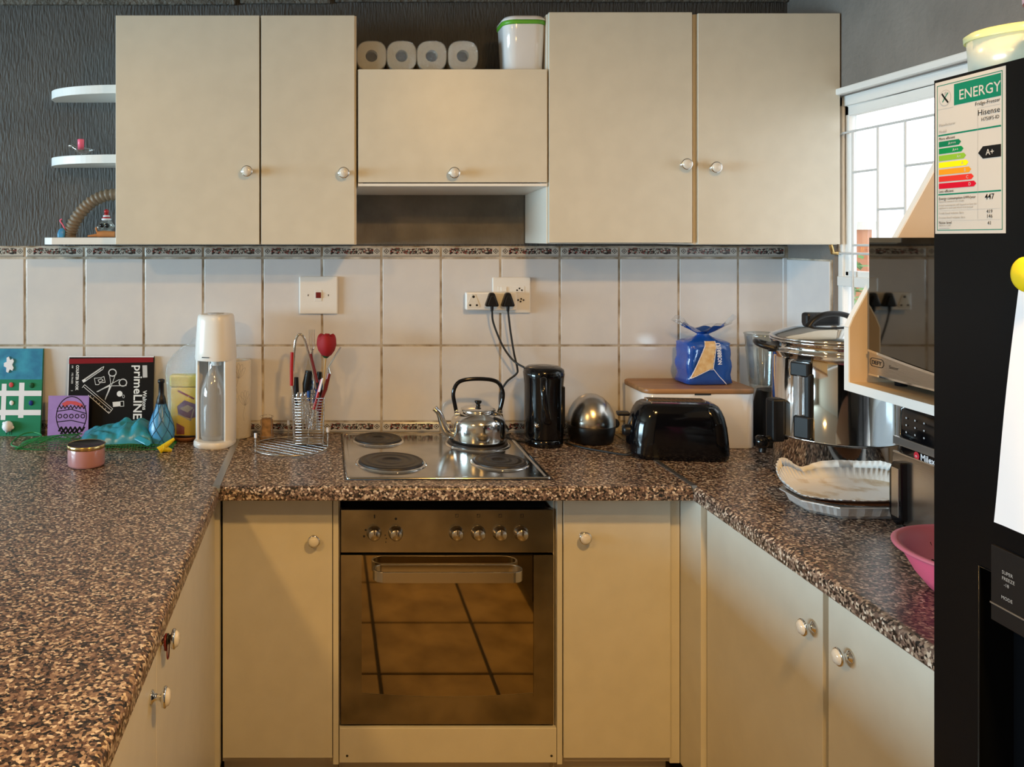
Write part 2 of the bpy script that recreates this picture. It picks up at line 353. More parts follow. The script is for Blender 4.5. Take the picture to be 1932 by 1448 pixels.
# tiles on the back wall
def tilemesh(w, h, m, name):
    x = MB(); x.box(-w/2, -.004, -h/2, w/2, .004, h/2); o = x.build(name, m, bev=.0022, seg=2); return o
def copyto(o, loc, parent, rotz=0):
    c = o.copy(); COL.objects.link(c); c.parent = parent; c.location = loc; c.rotation_euler = (0, 0, rotz); return c
X0, PT = -1.009, .2
rows = [(-.066, -.361, 'tile'), (-.361, -.617, 'tile'), (-.027, -.066, 'border'), (-.617, -.6565, 'border')]
MB().box(-2.2, -.0058, Z0-.05, RX, 0, rel(-.026)).build('grout_bed', 'grout', wall_back)
for z1, z0, m in rows:
    h = z1-z0; proto = None
    for k in range(-6, 13):
        xa = X0+PT*k; xb = min(xa+PT, RX-.008); w = xb-xa-.0075
        if w < .02: continue
        c = ((xa+xb)/2, -.0035-random.uniform(0, .0012), rel((z0+z1)/2))
        if w < .19 or proto is None:
            t = tilemesh(w, h-.0065, m, 'tile' if m == 'tile' else 'border_tile'); t.parent = wall_back; t.location = c
            if w >= .19: proto = t
        else: t = copyto(proto, c, wall_back)
# tiles on the right wall below window line
MB().box(RX-.004, WY0+.006, Z0-.05, RX, 0, rel(-.066)).box(RX-.004, -1.7, Z0-.05, RX, WY0+.006, WZ0-.02).build('grout_bed', 'grout', wall_right)
yy = [(-.008, WY0+.012)]
for z1, z0 in ((-.068, -.361), (-.361, -.6565)):
    t = tilemesh(.24, z1-z0-.006, 'tile', 'tile'); t.parent = wall_right; t.location = (RX-.0035, -.13, rel((z0+z1)/2)); t.rotation_euler = (0, 0, PI/2)
k = 0; y = WY0
while y > -1.65:
    t = tilemesh(.19, .245, 'tile', 'tile'); t.parent = wall_right; t.location = (RX-.0035, y-.1, rel(-.6565+.125)); t.rotation_euler = (0, 0, PI/2); y -= .2
# corner tile strip
b = MB(); b.box(RX-.02, -.012, Z0, RX-.004, -.004, rel(-.066)); b.build('corner_strip', 'tile', wall_right, bev=.003)
# floor tiles: .4 m grid found from the reflection in the oven door
fp = None
for i in range(-15, 4):
    for j in range(-3, 10):
        x, y = .194+.4*i+.2, -1.177-.4*j+.2
        if y > .0 or y < FY+.1 or x > RX: continue
        if fp is None:
            fp = MB().box(-.194, -.194, -.004, .194, .194, .004).build('tile', 'floor', floor, bev=.003, seg=1); fp.location = (x, y, -.004)
        else: copyto(fp, (x, y, -.004-random.uniform(0, .001)), floor)
# baseboard
panel_struct('baseboard_front', [(LX, FY, 0, RX, FY+.015, .08)], 'shelfwhite')
# ---- window 1 in the right wall, steel frame, transom and burglar bars
win = thing('window_1', '', ''); del win['label']; del win['category']; struct(win); win.location = (RX, -1, 1.5)
def wpart(b, name, m, **k): return b.shift((-RX, 1, -1.5)).build(name, m, win, **k)
fx0, fx1 = RX+.012, RX+.045
b = MB(); ft = .022
za, zb = WZ0, WZ1
b.box(fx0, WY0-.0, za, fx1, WY0-ft, zb); b.box(fx0, WY1, za, fx1, WY1+ft, zb)
b.box(fx0, WY1, zb-.03, fx1, WY0, zb); b.box(fx0, WY1, za, fx1, WY0, za+.03)
b.box(fx0-.004, WY1, rel(-.145), fx1, WY0, rel(-.115))
b.box(fx0, -.99, za, fx1, -1.02, zb)
wpart(b, 'window_frame', 'frame', bev=.003)
b = MB(); b.box(fx0+.008, WY0-ft, rel(-.115), fx1, WY0-ft-.018, zb-.03); b.box(fx0+.008, -.97, rel(-.115), fx1, -.99, zb-.03)
b.box(fx0+.008, -.99, zb-.06, fx1, WY0-ft, zb-.03); b.box(fx0+.008, -.99, rel(-.115), fx1, WY0-ft, rel(-.098))
wpart(b, 'sash', 'frame', bev=.003)
for (y0, y1, z0, z1) in ((WY0-.03, -.98, rel(-.1), zb-.05), (-1.03, WY1+.02, rel(-.1), zb-.03), (WY0-.02, WY1+.02, za+.03, rel(-.145))):
    b = MB(); b.box(RX+.03, y0, z0, RX+.033, y1, z1); wpart(b, 'pane', 'pane')
b = MB(); b.box(RX-.018, WY1-.03, zb+.002, RX+.045, WY0+.0, zb+.022); wpart(b, 'ledge', 'frame', bev=.004)
b = MB(); b.box(RX-.005, WY1, za-.02, RX+.045, WY0, za); wpart(b, 'window_sill', 'frame', bev=.003)
bx = RX+.006
def bar(p, q, w=.0055):
    b = MB(); b.tube([p, q], w/2*1.25, 8); wpart(b, 'burglar_bar', 'bars')
ys = [-(DIST-2.497)-.113*i for i in range(0, 12)]
for i, y in enumerate(ys):
    if y < WY1: break
    bar((bx, y, za+.02), (bx, y, rel(.318)))
    if y-.113 > WY1:
        for zz in ((.196, -.02) if i % 2 == 0 else (.082,)):
            bar((bx, y, rel(zz)), (bx, y-.113, rel(zz)))
bar((bx, WY0, rel(.318)), (bx, WY1, rel(.318))); bar((bx, WY0+.003, rel(-.045)), (bx, WY1, rel(-.045)))
# latch handle on the frame
b = MB(); b.tube([(RX+.004, WY0-.012, rel(-.045)), (RX-.012, WY0-.012, rel(-.045)), (RX-.02, WY0-.012, rel(-.01))], .006, 8); wpart(b, 'latch', 'gold')
# daylight window frame in the left wall
w2 = struct(bpy.data.objects.new('window_2', None)); COL.objects.link(w2); w2.location = (LX, -2.3, 1.55)
b = MB()
for q in ((-.06, -1.5, -.55, -.02, -1.44, .55), (-.06, 1.44, -.55, -.02, 1.5, .55), (-.06, -1.5, -.55, -.02, 1.5, -.5), (-.06, -1.5, .5, -.02, 1.5, .55), (-.06, -.03, -.55, -.02, .03, .55)): b.box(*q)
b.build('window_frame', 'frame', w2)
MB().box(-.045, -1.45, -.51, -.041, 1.45, .51).build('pane', 'pane', w2)
# ---- outside
struct(MB().box(RX+.06, -8, -.1, 9, 6, -.02).build('ground', 'ground'))
def bush(loc, r, n, label):
    t = thing('garden_shrub', label, 'shrub', loc); rnd = random.Random(int(r*100)); b = MB()
    for _ in range(n):
        v = Vector((rnd.gauss(0, 1), rnd.gauss(0, 1), rnd.gauss(0, 1))).normalized()*r*rnd.uniform(.5, 1); v.z = abs(v.z)*1.2+.2
        a = Vector((rnd.gauss(0, 1), rnd.gauss(0, 1), rnd.gauss(0, 1))).normalized(); c = v.cross(a).normalized()
        b.add([v, v+a*.04+c*.018, v+a*.09, v+a*.04-c*.018], [(0, 1, 2, 3)])
    o = b.build('foliage', 'leaf', t); o['kind'] = 'stuff'
    MB().tube([(0, 0, -.55), (.02, .01, .1), (0, 0, .7)], [.03, .022, .012]).build('stem', 'brownpaper', t)
bush((3.3, 2.1, .55), .62, 1100, 'green shrub outside the barred window')
t = thing('garden_wall', 'terracotta garden wall seen through the lower left of the window', 'wall', (3.85, 3.4, 0))
MB().box(-.14, -.1, 0, .14, .5, 1.62).build('masonry', 'terracotta', t); MB().box(-.17, -.13, 1.62, .17, .53, 1.68).build('coping', 'outwall', t)
# ================================================================ CABINETS
def knob(parent, loc, direction, name='knob'):
    b = MB(); pr = [(.0001, 0), (.0115, 0), (.0115, .003), (.006, .006), (.0055, .014), (.009, .018), (.0165, .0205), (.0175, .0235), (.0165, .026), (.0148, .0265)]
    b.lathe(pr, seg=24, mi=0)
    b.lathe([(.0148, .0262), (.0125, .0305), (.008, .0328), (.0001, .0335)], seg=24, mi=1)
    o = b.build(name, ['chrome', 'ceramic'], parent); o.location = loc
    o.rotation_euler = {'-y': (PI/2, 0, 0), '+x': (0, PI/2, 0), '-x': (0, -PI/2, 0)}[direction]; return o
def door(parent, name, x0, x1, z0, z1, yf, th=.017, m='cab'):       # front facing the camera
    b = MB(); c = Vector(((x0+x1)/2, yf+th/2, (z0+z1)/2)); b.box(-(x1-x0)/2, -th/2, -(z1-z0)/2, (x1-x0)/2, th/2, (z1-z0)/2)
    o = b.build(name, m, parent, bev=.0012, seg=2); o.location = c-parent.location; return o
def wall_cab(name, label, x0, x1, z0, z1, d0, d1, e0, e1, kx, kz, group=None):
    t = thing(name, label, 'cabinet', ((x0+x1)/2, 0, z0), 0, group)
    b = MB(); y = -.280; th = .015
    b.box(x0, -.006, z0, x0+th, y, z1); b.box(x1-th, -.006, z0, x1, y, z1); b.box(x0+th, -.006, z0, x1-th, y, z0+th); b.box(x0+th, -.006, z1-th, x1-th, y, z1)
    b.box(x0+th, -.006, z0+th, x1-th, -.012, z1-th)
    b.shift(-t.location).build('carcass', 'cabedge', t, bev=.0008, seg=1)
    dr = door(t, 'door', d0, d1, e0, e1, -.2995); knob(dr, Vector((kx, -.2995, kz))-t.location-dr.location, '-y')
    return t
sU = 625.0; u = lambda px: (px-CX)/sU; w_ = lambda py: rel((CY-py)/sU)
wall_cab('wall_cabinet', 'cream wall cabinet left of the hood, widest of the two beside the small round-cornered shelves', u(217), u(489), rel(-.019), w_(28), u(218), u(489.3), rel(-.018), w_(29), u(467), w_(324))
wall_cab('wall_cabinet', 'narrow cream wall cabinet directly left of the hood cupboard', u(490), u(673), rel(-.019), w_(27), u(493), u(669), rel(-.018), w_(29), u(648), w_(327))
wall_cab('wall_cabinet', 'cream wall cabinet directly right of the hood cupboard', u(1034), u(1312), rel(-.016), w_(24), u(1036), u(1306), rel(-.013), w_(23), u(1290), w_(311))
wall_cab('wall_cabinet', 'cream wall cabinet at the far right against the window wall', u(1312.5), u(1587), rel(-.019), w_(24), u(1317), u(1585), rel(-.018), w_(25), u(1345), w_(317))
# hood cupboard, with lift-up door and open recess below
hx0, hx1 = u(675)+.001, u(1033)
t = thing('hood_cupboard', 'short cream cupboard with lift-up door over the hob, between the tall wall cabinets', 'cabinet', ((hx0+hx1)/2, 0, rel(.15)))
b = MB(); zt = w_(130)
b.box(hx0, -.006, rel(.165), hx0+.015, -.28, zt); b.box(hx1-.015, -.006, rel(.165), hx1, -.28, zt); b.box(hx0, -.006, zt-.015, hx1, -.28, zt)
b.shift(-t.location).build('carcass', 'cabedge', t, bev=.0008, seg=1)
b = MB(); y0, y1 = -.005, -.296
b.add([(hx0, y0, rel(.146)), (hx1, y0, rel(.146)), (hx1, y1, rel(.158)), (hx0, y1, rel(.158)), (hx0, y0, rel(.154)), (hx1, y0, rel(.154)), (hx1, y1, rel(.166)), (hx0, y1, rel(.166))],
      [(0, 3, 2, 1), (4, 5, 6, 7), (0, 1, 5, 4), (1, 2, 6, 5), (2, 3, 7, 6), (3, 0, 4, 7)])
b.shift(-t.location).build('bottom_panel', 'shelfwhite', t)
dr = door(t, 'door', hx0+.001, hx1-.001, rel(.169), zt-.001, -.2995); knob(dr, Vector((u(855), -.2995, w_(327)))-t.location-dr.location, '-y')
# quarter-round shelf unit on the left
t = thing('corner_shelf', 'white open shelf unit with three rounded boards at the left end of the wall cabinets', 'shelf', (u(217), 0, rel(-.02)))
for i, z in enumerate((.458, .238, -.0195)):
    x1 = u(217)-.001; x0 = -.912 if i < 2 else -.862; R = .188
    if i < 2:
        pl = [(x1, -.001), (x0, -.001)]+[(x0+.004+ (x1-x0-.004)*(1-math.cos(a)), -.03-(R-.03)*math.sin(a)) for a in [PI/2*k/20 for k in range(21)]]
    else:
        pl = [(x1, -.001), (x0-.04, -.001), (x0-.04, -.12), (x0-.03, -.16), (x0, -R), (x1, -R)]
    b = MB(); b.prism(pl, rel(z), rel(z)+.027 if i < 2 else rel(z)+.022, 'xy'); b.shift(-t.location).build('shelf', 'shelfwhite', t, bev=.001, seg=1)
# ---- base cabinets on the back run
sB = 683.0; ub = lambda px: (px-CX)/sB; yB = -.515
def base_box(t, x0, x1, m='carcass'):
    b = MB(); th = .016; z1 = Z0-.039; y = -.4965
    b.box(x0, -.02, .1, x0+th, y, z1); b.box(x1-th, -.02, .1, x1, y, z1); b.box(x0+th, -.02, .1, x1-th, y, .116); b.box(x0+th, -.02, .116, x1-th, -.026, z1)
    b.box(x0+th, y, z1-.03, x1-th, y+.08, z1)
    b.shift(-t.location).build('carcass', m, t)
    MB().box(x0, -.44, 0, x1, -.455, .1).shift(-t.location).build('kickboard', 'carcass', t)
t = thing('base_cabinet', 'narrow cream base cupboard left of the oven', 'cabinet', (-.13, 0, 0)); base_box(t, -.285, .038)
dr = door(t, 'door', -.2825, ub(627), .12, rel(-.722), yB); knob(dr, Vector((ub(592), yB, rel(-(1017-450)/sB)))-t.location-dr.location, '-y')
b = MB(); b.box(ub(627)+.002, -.4975, .1, .038, -.512, Z0-.04); b.shift(-t.location).build('filler_strip', 'cab', t, bev=.001)
t = thing('base_cabinet', 'narrow cream base cupboard right of the oven', 'cabinet', (.81, 0, 0)); base_box(t, .642, .965)
dr = door(t, 'door', ub(1063.5), ub(1265), .12, rel(-.722), yB); knob(dr, Vector((ub(1100), yB, rel(-(1011-450)/sB)))-t.location-dr.location, '-y')
b = MB(); b.box(.6425, -.4975, .1, ub(1061.5), -.512, Z0-.04); b.box(ub(1265)+.002, -.4975, .1, .984, -.506, Z0-.04)
b.shift(-t.location).build('filler_strip', 'cab', t, bev=.001)
# oven housing
t = thing('oven_housing', 'cream cupboard frame around the built-in oven with plain drawer front below', 'cabinet', (.34, 0, 0))
b = MB(); b.box(.0395, -.02, .0, .0425, -.49, Z0-.04); b.box(.637, -.02, 0, .6405, -.49, Z0-.04); b.box(.0425, -.02, .1, .637, -.48, .116); b.box(.0425, -.02, rel(-1.352)-.012, .637, -.48, rel(-1.352))
b.shift(-t.location).build('carcass', 'carcass', t)
dr = door(t, 'drawer_front', .0400, .6412, .105, rel(-1.356), -.512)
for px in (655, 1041):
    b = MB(); b.lathe([(.0001, .0012), (.003, .0008), (.0034, 0)], seg=12); o = b.build('screw', 'iron', dr); o.rotation_euler = (PI/2, 0, 0)
    o.location = Vector(((px-CX)/sB, -.5125, rel(-(1428-450)/sB)))-t.location-dr.location
MB().box(.0395, -.44, 0, .64, -.455, .1).shift(-t.location).build('kickboard', 'carcass', t)
MB().box(.044, -.03, rel(-.74), .636, -.40, rel(-.70)).shift(-t.location).build('void_shade_block', 'dark', t)  # black block added to stand for the shade in the void above the oven
# ---- left run cupboards (face +x at X=-.29)
xl = -.29
def side_door(t, name, xf, y0, y1, z0, z1, d):
    th = .017; b = MB(); c = Vector((xf-d*th/2, (y0+y1)/2, (z0+z1)/2)); b.box(-th/2, -(y0-y1)/2, -(z1-z0)/2, th/2, (y0-y1)/2, (z1-z0)/2)
    o = b.build(name, 'cab', t, bev=.0012); o.location = c-t.location; return o
t = thing('base_cabinet', 'long cream base cupboard under the left worktop with a hair band on one knob', 'cabinet', (-.75, -1.3, 0))
b = MB(); b.box(-1.2, -.52, .1, xl-.02, -2.38, Z0-.04); b.box(-1.2, -.02, .1, -.31, -.52, Z0-.04); b.shift(-t.location).build('carcass', 'carcass', t)
MB().box(xl-.0198, -.4975, .1, xl+.0015, -.53, Z0-.04).box(xl-.0198, -.53, .1, xl-.012, -.925, Z0-.04).shift(-t.location).build('filler_strip', 'cab', t)
MB().box(-1.15, -.5, 0, xl-.07, -2.35, .1).shift(-t.location).build('kickboard', 'carcass', t)
ztop = Z0-.046
d1 = side_door(t, 'door', xl, -.93, -1.390, .12, ztop, 1); d2 = side_door(t, 'door', xl, -1.3925, -1.852, .12, ztop, 1); d3 = side_door(t, 'door', xl, -1.8545, -2.37, .12, ztop, 1)
k1 = knob(d1, Vector((xl, -1.353, rel(-.688)-.02))-t.location-d1.location, '+x'); k2 = knob(d2, Vector((xl, -1.437, rel(-.745)-.02))-t.location-d2.location, '+x')
K1 = k1
# ---- right run cupboards (face -x at X=1.0)
xr = 1.0
t = thing('base_cabinet', 'cream base cupboard under the right worktop, two doors, running towards the black fridge', 'cabinet', (1.28, -1.1, 0))
b = MB(); b.box(xr+.02, -.52, .1, 1.55, -1.63, Z0-.04); b.box(xr+.02, -.02, .1, 1.55, -.52, Z0-.04); b.shift(-t.location).build('carcass', 'carcass', t)
MB().box(.986, -.5, .1, xr+.0198, -.632, Z0-.04).shift(-t.location).build('filler_strip', 'cab', t, bev=.001)
MB().box(xr+.08, -.5, 0, 1.5, -1.62, .1).shift(-t.location).build('kickboard', 'carcass', t)
e1 = side_door(t, 'door', xr, -.637, -1.149, .12, Z0-.044, -1); e2 = side_door(t, 'door', xr, -1.168, -1.625, .12, Z0-.044, -1)
p = W(1512, 1182, 0); 
def on_x(px, py, X): s = (px-CX)/X; return Vector((X, -(DIST-F_PX/s), rel(-(py-CY)/s)))
kk = on_x(1522, 1184, .985); kk.x = xr; knob(e1, kk-t.location-e1.location, '-x')
kk = on_x(1590, 1240, .985); kk.x = xr; knob(e2, kk-t.location-e2.location, '-x')
# hair band on the left knob
b = MB(); pts = [(.009, .012*math.cos(a)*(1 if math.sin(a) > 0 else .8), -.006+.013*math.sin(a)) for a in [2*PI*i/20 for i in range(20)]]
hb = thing('hair_band', 'dark red and black hair bands looped around the cupboard knob', 'hair band', tuple(K1.parent.location+K1.parent.parent.location+K1.location))
b.tube(pts, .0022, 6, closed=True); b.build('band', 'darkred', hb)
b = MB(); pts = smoothpts([(.012, .006, -.002), (.013, .010, -.016), (.013, .004, -.034), (.013, -.008, -.03), (.012, -.005, -.014), (.011, -.002, -.005)]); b.tube(pts, .0012, 6); b.build('loose_loop', 'darkred', hb)
b = MB(); pts = [(.0125, .0075*math.cos(a), .0075*math.sin(a)) for a in [2*PI*i/16 for i in range(16)]]; b.tube(pts, .002, 6, closed=True); b.build('band', 'blackcord', hb)
# ---- worktops
def nosed(y_or_x0, front, z1, th=.038, r=.013):      # profile (t, z) from back to rounded front
    P = [(y_or_x0, z1-th), (front+math.copysign(.006, y_or_x0-front), z1-th)]
    s = math.copysign(1, y_or_x0-front)
    P += [(front+s*(.006-.006*math.sin(a)), z1-th+.006-.006*math.cos(a)) for a in [PI/2*i/4 for i in range(1, 5)]]
    P += [(front+s*(r-r*math.cos(a)), z1-r+r*math.sin(a)) for a in [PI/2*i/7 for i in range(8)]]
    P += [(y_or_x0, z1)]; return P
def wt(label, prof, t0, t1, plane, name='worktop'):
    b = MB(); b.prism(prof, t0, t1, plane); n = len(prof); o = b.build(name, 'top'); tag(o, label, 'worktop'); return o
wtb = wt('brown speckled worktop along the back wall with the hob set into it', nosed(-.001, -.619, Z0), -.279, .971, 'yz')
wtl = wt('brown speckled worktop on the left, the one with the pink candle, running to the camera', nosed(-1.25, -.28, Z0), -2.42, -.001, 'xz')
wtr = wt('brown speckled worktop on the right, under the urn and the pink colander', nosed(1.555, .972, Z0), -1.635, -.001, 'xz')
for (x0, x1, par) in ((-.297, -.277, wtl), (.970, .984, wtr)):
    b = MB(); b.prism([(-.02, Z0+.0002), (-.612, Z0+.0002), (-.620, Z0-.006), (-.6215, Z0-.014), (-.6245, Z0-.013), (-.622, Z0-.003), (-.613, Z0+.0022), (-.02, Z0+.0022)], x0, x1, 'yz')
    b.build('joint_strip', 'metalstrip', par)
# ================================================================ COOKING
# hob
t = thing('hob', 'stainless steel four-plate electric hob set into the worktop', 'hob', (.337, -.29, Z0))
b = MB(); b.loft([rr(0, 0, .560, .524, .012, .0005), rr(0, 0, .560, .524, .012, .004), rr(0, 0, .553, .517, .010, .0062), rr(0, 0, .540, .504, .01, .0055), rr(0, 0, .53, .494, .01, .0030)])
b.build('hob_plate', 'hobsteel', t)
b = MB(); ring = [(.283*sx, .265*sy, .0008) for sx, sy in ((1, 1), (-1, 1), (-1, -1), (1, -1))]
b.tube(ring, .0016, 6, closed=True); b.build('seal', 'blackm', t)
for x, y, r in ((.172, -.118, .073), (.192, -.395, .092), (.485, -.165, .092), (.508, -.392, .074)):
    b = MB(); b.lathe([(r+.012, .0032), (r+.010, .0062), (r+.003, .0075), (r+.001, .0045)], seg=48, mi=1)
    b.lathe([(r+.002, .004), (r+.002, .010), (r-.001, .0125), (r*.93, .0128), (r*.92, .0121), (r*.80, .0121), (r*.79, .0127), (r*.62, .0127), (r*.61, .012), (r*.42, .012), (r*.41, .0126), (r*.3, .0126), (r*.28, .010), (.0001, .010)], seg=48)
    o = b.build('hotplate', ['iron', 'chrome'], t); o.location = (x-.337, y+.29, 0)
# oven
ox0, ox1, oy = .0445, .6345, -.505
t = thing('oven', 'built-in bronze-toned steel oven with mirror glass door and six knobs', 'oven', ((ox0+ox1)/2, 0, rel(-1.349)))
MB().box(ox0+.01, -.04, rel(-1.345), ox1-.01, -.484, rel(-.755)).shift(-t.location).build('body', 'dark', t)
b = MB(); b.box(ox0, -.485, rel(-.872), ox1, oy-.001, rel(-.753)); b.shift(-t.location).build('control_panel', 'ovensteel', t, bev=.0015)
dp = t.location
b = MB()
def arcz(x): q = (x-(.103+.578)/2)/((.578-.103)/2); return rel(-1.262-.011*(1-q*q))
xs = [.103+(.578-.103)*i/16 for i in range(17)]
fr = [(ox0, rel(-.879)), (.102, rel(-.879)), (.102, arcz(.103))]+[(x, arcz(x)) for x in xs]+[(.579, arcz(.578)), (.579, rel(-.879)), (ox1, rel(-.879)), (ox1, rel(-1.349)), (ox0, rel(-1.349))]
b.add([(x, oy, z) for x, z in fr]+[(x, -.487, z) for x, z in fr], [(i, (i+1) % len(fr), (i+1) % len(fr)+len(fr), i+len(fr)) for i in range(len(fr))])
# faces of the U frame, built as strips
b.box(ox0, -.487, rel(-1.27), .102, oy, rel(-.879)); b.box(.579, -.487, rel(-1.27), ox1, oy, rel(-.879))
for i in range(16):
    b.add([(xs[i], oy, arcz(xs[i])), (xs[i+1], oy, arcz(xs[i+1])), (xs[i+1], oy, rel(-1.349)), (xs[i], oy, rel(-1.349))], [(0, 1, 2, 3)])
b.box(ox0, -.487, rel(-1.349), .103, oy, rel(-1.27)); b.box(.578, -.487, rel(-1.349), ox1, oy, rel(-1.27))
od = MB(); od.box(ox0+.002, -.486, rel(-1.347), ox1-.002, -.499, rel(-.881)); dfr = b.shift(-dp).build('door', 'ovensteel', t)
od.shift(-dp).build('door_core', 'dark', t)
g = MB(); g.box(.1005, -.4995, rel(-1.28), .5805, -.5035, rel(-.8805)); g.shift(-dp).build('glass', 'ovenglass', dfr)
# loop handle
hz0, hz1 = rel(-.933), rel(-.904); hx0_, hx1_ = .131, .541
def ringpts(i, z): return rr((hx0_+hx1_)/2, -.534, hx1_-hx0_-2*i, .062-2*i, .035-i*.7, z, 8)
b = MB(); A, B_, C_, D_ = ringpts(0, hz0), ringpts(0, hz1), ringpts(.006, hz1), ringpts(.006, hz0)
b.loft([A, B_, C_, D_, A], False, False, smooth=False); b.shift(-dp).build('handle', 'steel', dfr, bev=.0012)
for px in (706, 747, 862, 903.5, 944.5, 984.5):
    b = MB(); b.lathe([(.0205, 0), (.0205, .003), (.0175, .004), (.0165, .020), (.014, .023), (.0001, .0235)], seg=28, mi=0)
    b.box(-.0026, 0, .0225, .0026, .0155, .0262, mi=0); b.box(-.0008, .003, .0262, .0008, .0150, .0268, mi=1)
    o = b.build('knob', ['steel', 'blackprint'], t); o.rotation_euler = (PI/2, 0, 0); o.location = Vector(((px-CX)/683.5, oy-.001, rel(-(1009-450)/684)))-dp
F = Fr((0, oy-.001, 0), (1, 0, 0), (0, 0, 1)); b = MB(); q = lambda px, py: ((px-CX)/681, rel(-(py-450)/681))
for px, py, r in ((747, 980, .0035), (690, 1001, .0028), (687, 1013, .0032), (727, 1011, .0018), (729, 1017, .0018), (728, 1024, .0015)): b.fcirc(F, *q(px, py), r, .0005)
b.frect(F, *q(705.5, 979), *q(708, 972), .0005)
for px in (862, 903, 944, 985): u0, v0 = q(px, 974); b.fline(F, [(u0-.004, v0-.004), (u0+.004, v0-.004), (u0+.004, v0+.004), (u0-.004, v0+.004)], .001, .0005, closed=True); b.fcirc(F, u0-.002, v0+.002, .0012, .0005)
b.shift(-dp).build('panel_print', 'blackprint', t)['kind'] = 'stuff'
F = Fr((0, -.5035, 0), (1, 0, 0), (0, 0, 1))
# kettle (aluminium, on rear right plate)
kx, ky = .487, -.165
t = thing('stovetop_kettle', 'small polished aluminium kettle with black looped handle on the rear right hotplate', 'kettle', (kx, ky, Z0+.0128))
b = MB(); b.lathe([(.0001, 0), (.078, 0), (.084, .004), (.0855, .012), (.0855, .058), (.083, .070), (.075, .080), (.060, .090), (.053, .094), (.052, .098), (.0535, .0995)], seg=56); b.build('body', 'alu', t)
b = MB(); b.lathe([(.0545, .0985), (.0545, .1015), (.050, .104), (.030, .109), (.0001, .1105)], seg=40)
o = b.build('lid', 'alu', t); b = MB(); b.lathe([(.008, .109), (.0065, .113), (.006, .117), (.010, .121), (.0115, .125), (.0105, .128), (.0001, .129)], seg=20); b.build('lid_knob', 'black', o)
sp = smoothpts([(-.078, -.01, .022), (-.098, -.012, .030), (-.113, -.014, .055), (-.124, -.016, .088), (-.137, -.018, .103)], 6); n = len(sp)
b = MB(); b.tube(sp, [lerp(.019, .0085, (i/(n-1))**.7) for i in range(n)], 14); b.tube([(-.134, -.018, .101), (-.141, -.018, .108)], [.009, .0105], 14); b.build('spout', 'alu', t)
hp = smoothpts([(-.068, 0, .088), (-.074, 0, .115), (-.079, 0, .150), (-.068, 0, .180), (-.045, 0, .193), (0, 0, .197), (.045, 0, .193), (.068, 0, .180), (.079, 0, .150), (.074, 0, .115), (.066, 0, .090)], 6)
b = MB(); b.tube(hp, .0064, 10); h = b.build('handle', 'black', t)
for s in (-1, 1):
    b = MB(); b.box(s*.058, -.012, .084, s*.076, .012, .089); b.tube([(s*.069, -.008, .094), (s*.069, .008, .094)], .0055, 10); b.build('handle_bracket', 'alu', t, bev=.001)
# ================================================================ ELECTRICAL ON THE WALL
p = W(601, 557, .01)
t = thing('isolator_switch', 'square cream wall switch plate with dark red rocker, above the cutlery basket', 'switch', (p.x, -.0085, p.z))
b = MB(); b.box(-.065, -.002, -.063, .065, -.012, .063); b.build('plate', 'white', t, bev=.004)
b = MB(); b.box(-.013, -.012, -.020, .011, -.0135, .018); b.box(-.009, -.013, -.009, .008, -.017, .010, 1); b.build('rocker', ['white', 'darkred'], t, bev=.0008)
for s in (-1, 1): b = MB(); b.box(s*.034-.002, -.012, -.003, s*.034+.0005, -.0126, .003); b.build('screw', 'iron', t)
p = W(964, 557, .01)
t = thing('wall_socket', 'white double wall socket plate behind the multi-plug adaptor', 'socket', (p.x, -.0085, p.z))
b = MB(); b.box(-.064, -.002, -.060, .064, -.011, .060); pl = b.build('plate', 'white', t, bev=.004)
b = MB(); b.box(-.046, -.011, .009, .043, -.0125, .030); b.box(-.036, -.012, .012, -.018, -.016, .028); b.box(-.0025, -.012, .012, -.001, -.013, .028)
b.build('switch_strip', 'white', t, bev=.001)
b = MB()
for (x, z) in ((.018, .017), (.026, .023), (.034, .017), (.022, -.016), (.032, -.012), (.030, -.021), (.040, -.016)): b.lathe([(.0001, .0028), (.003, .0028), (.003, 0)], c=(0, 0, 0), seg=8, T=Matrix.Translation((x, -.0105, z)) @ Matrix.Rotation(PI/2, 4, 'X'))
b.build('socket_holes', 'iron', t)['kind'] = 'stuff'
p = W(925.5, 568, .03); 
t = thing('plug_adaptor', 'white three-way plug adaptor sticking out of the wall socket with two black plugs in it', 'adaptor', (p.x, -.0205, p.z))
b = MB(); b.box(-.085, .0, -.030, .085, -.026, .030); b.build('body', 'white', t, bev=.005, seg=3)
b = MB(); tri = [(-.078, -.022), (-.042, -.022), (-.038, -.016), (-.054, .024), (-.066, .024), (-.082, -.016)]; b.prism(tri, -.0258, -.0275, 'xz')
b.build('socket_face', 'ceramic', t, bev=.0008)
b = MB()
for x, z, r in ((-.060, .015, .0045), (-.071, -.013, .0036), (-.049, -.013, .0036)): b.lathe([(.0001, .0279), (r, .0279), (r, .026)], seg=12, T=Matrix.Translation((x, 0, z)) @ Matrix.Rotation(PI/2, 4, 'X'))
b.build('socket_holes', 'dark', t)['kind'] = 'stuff'
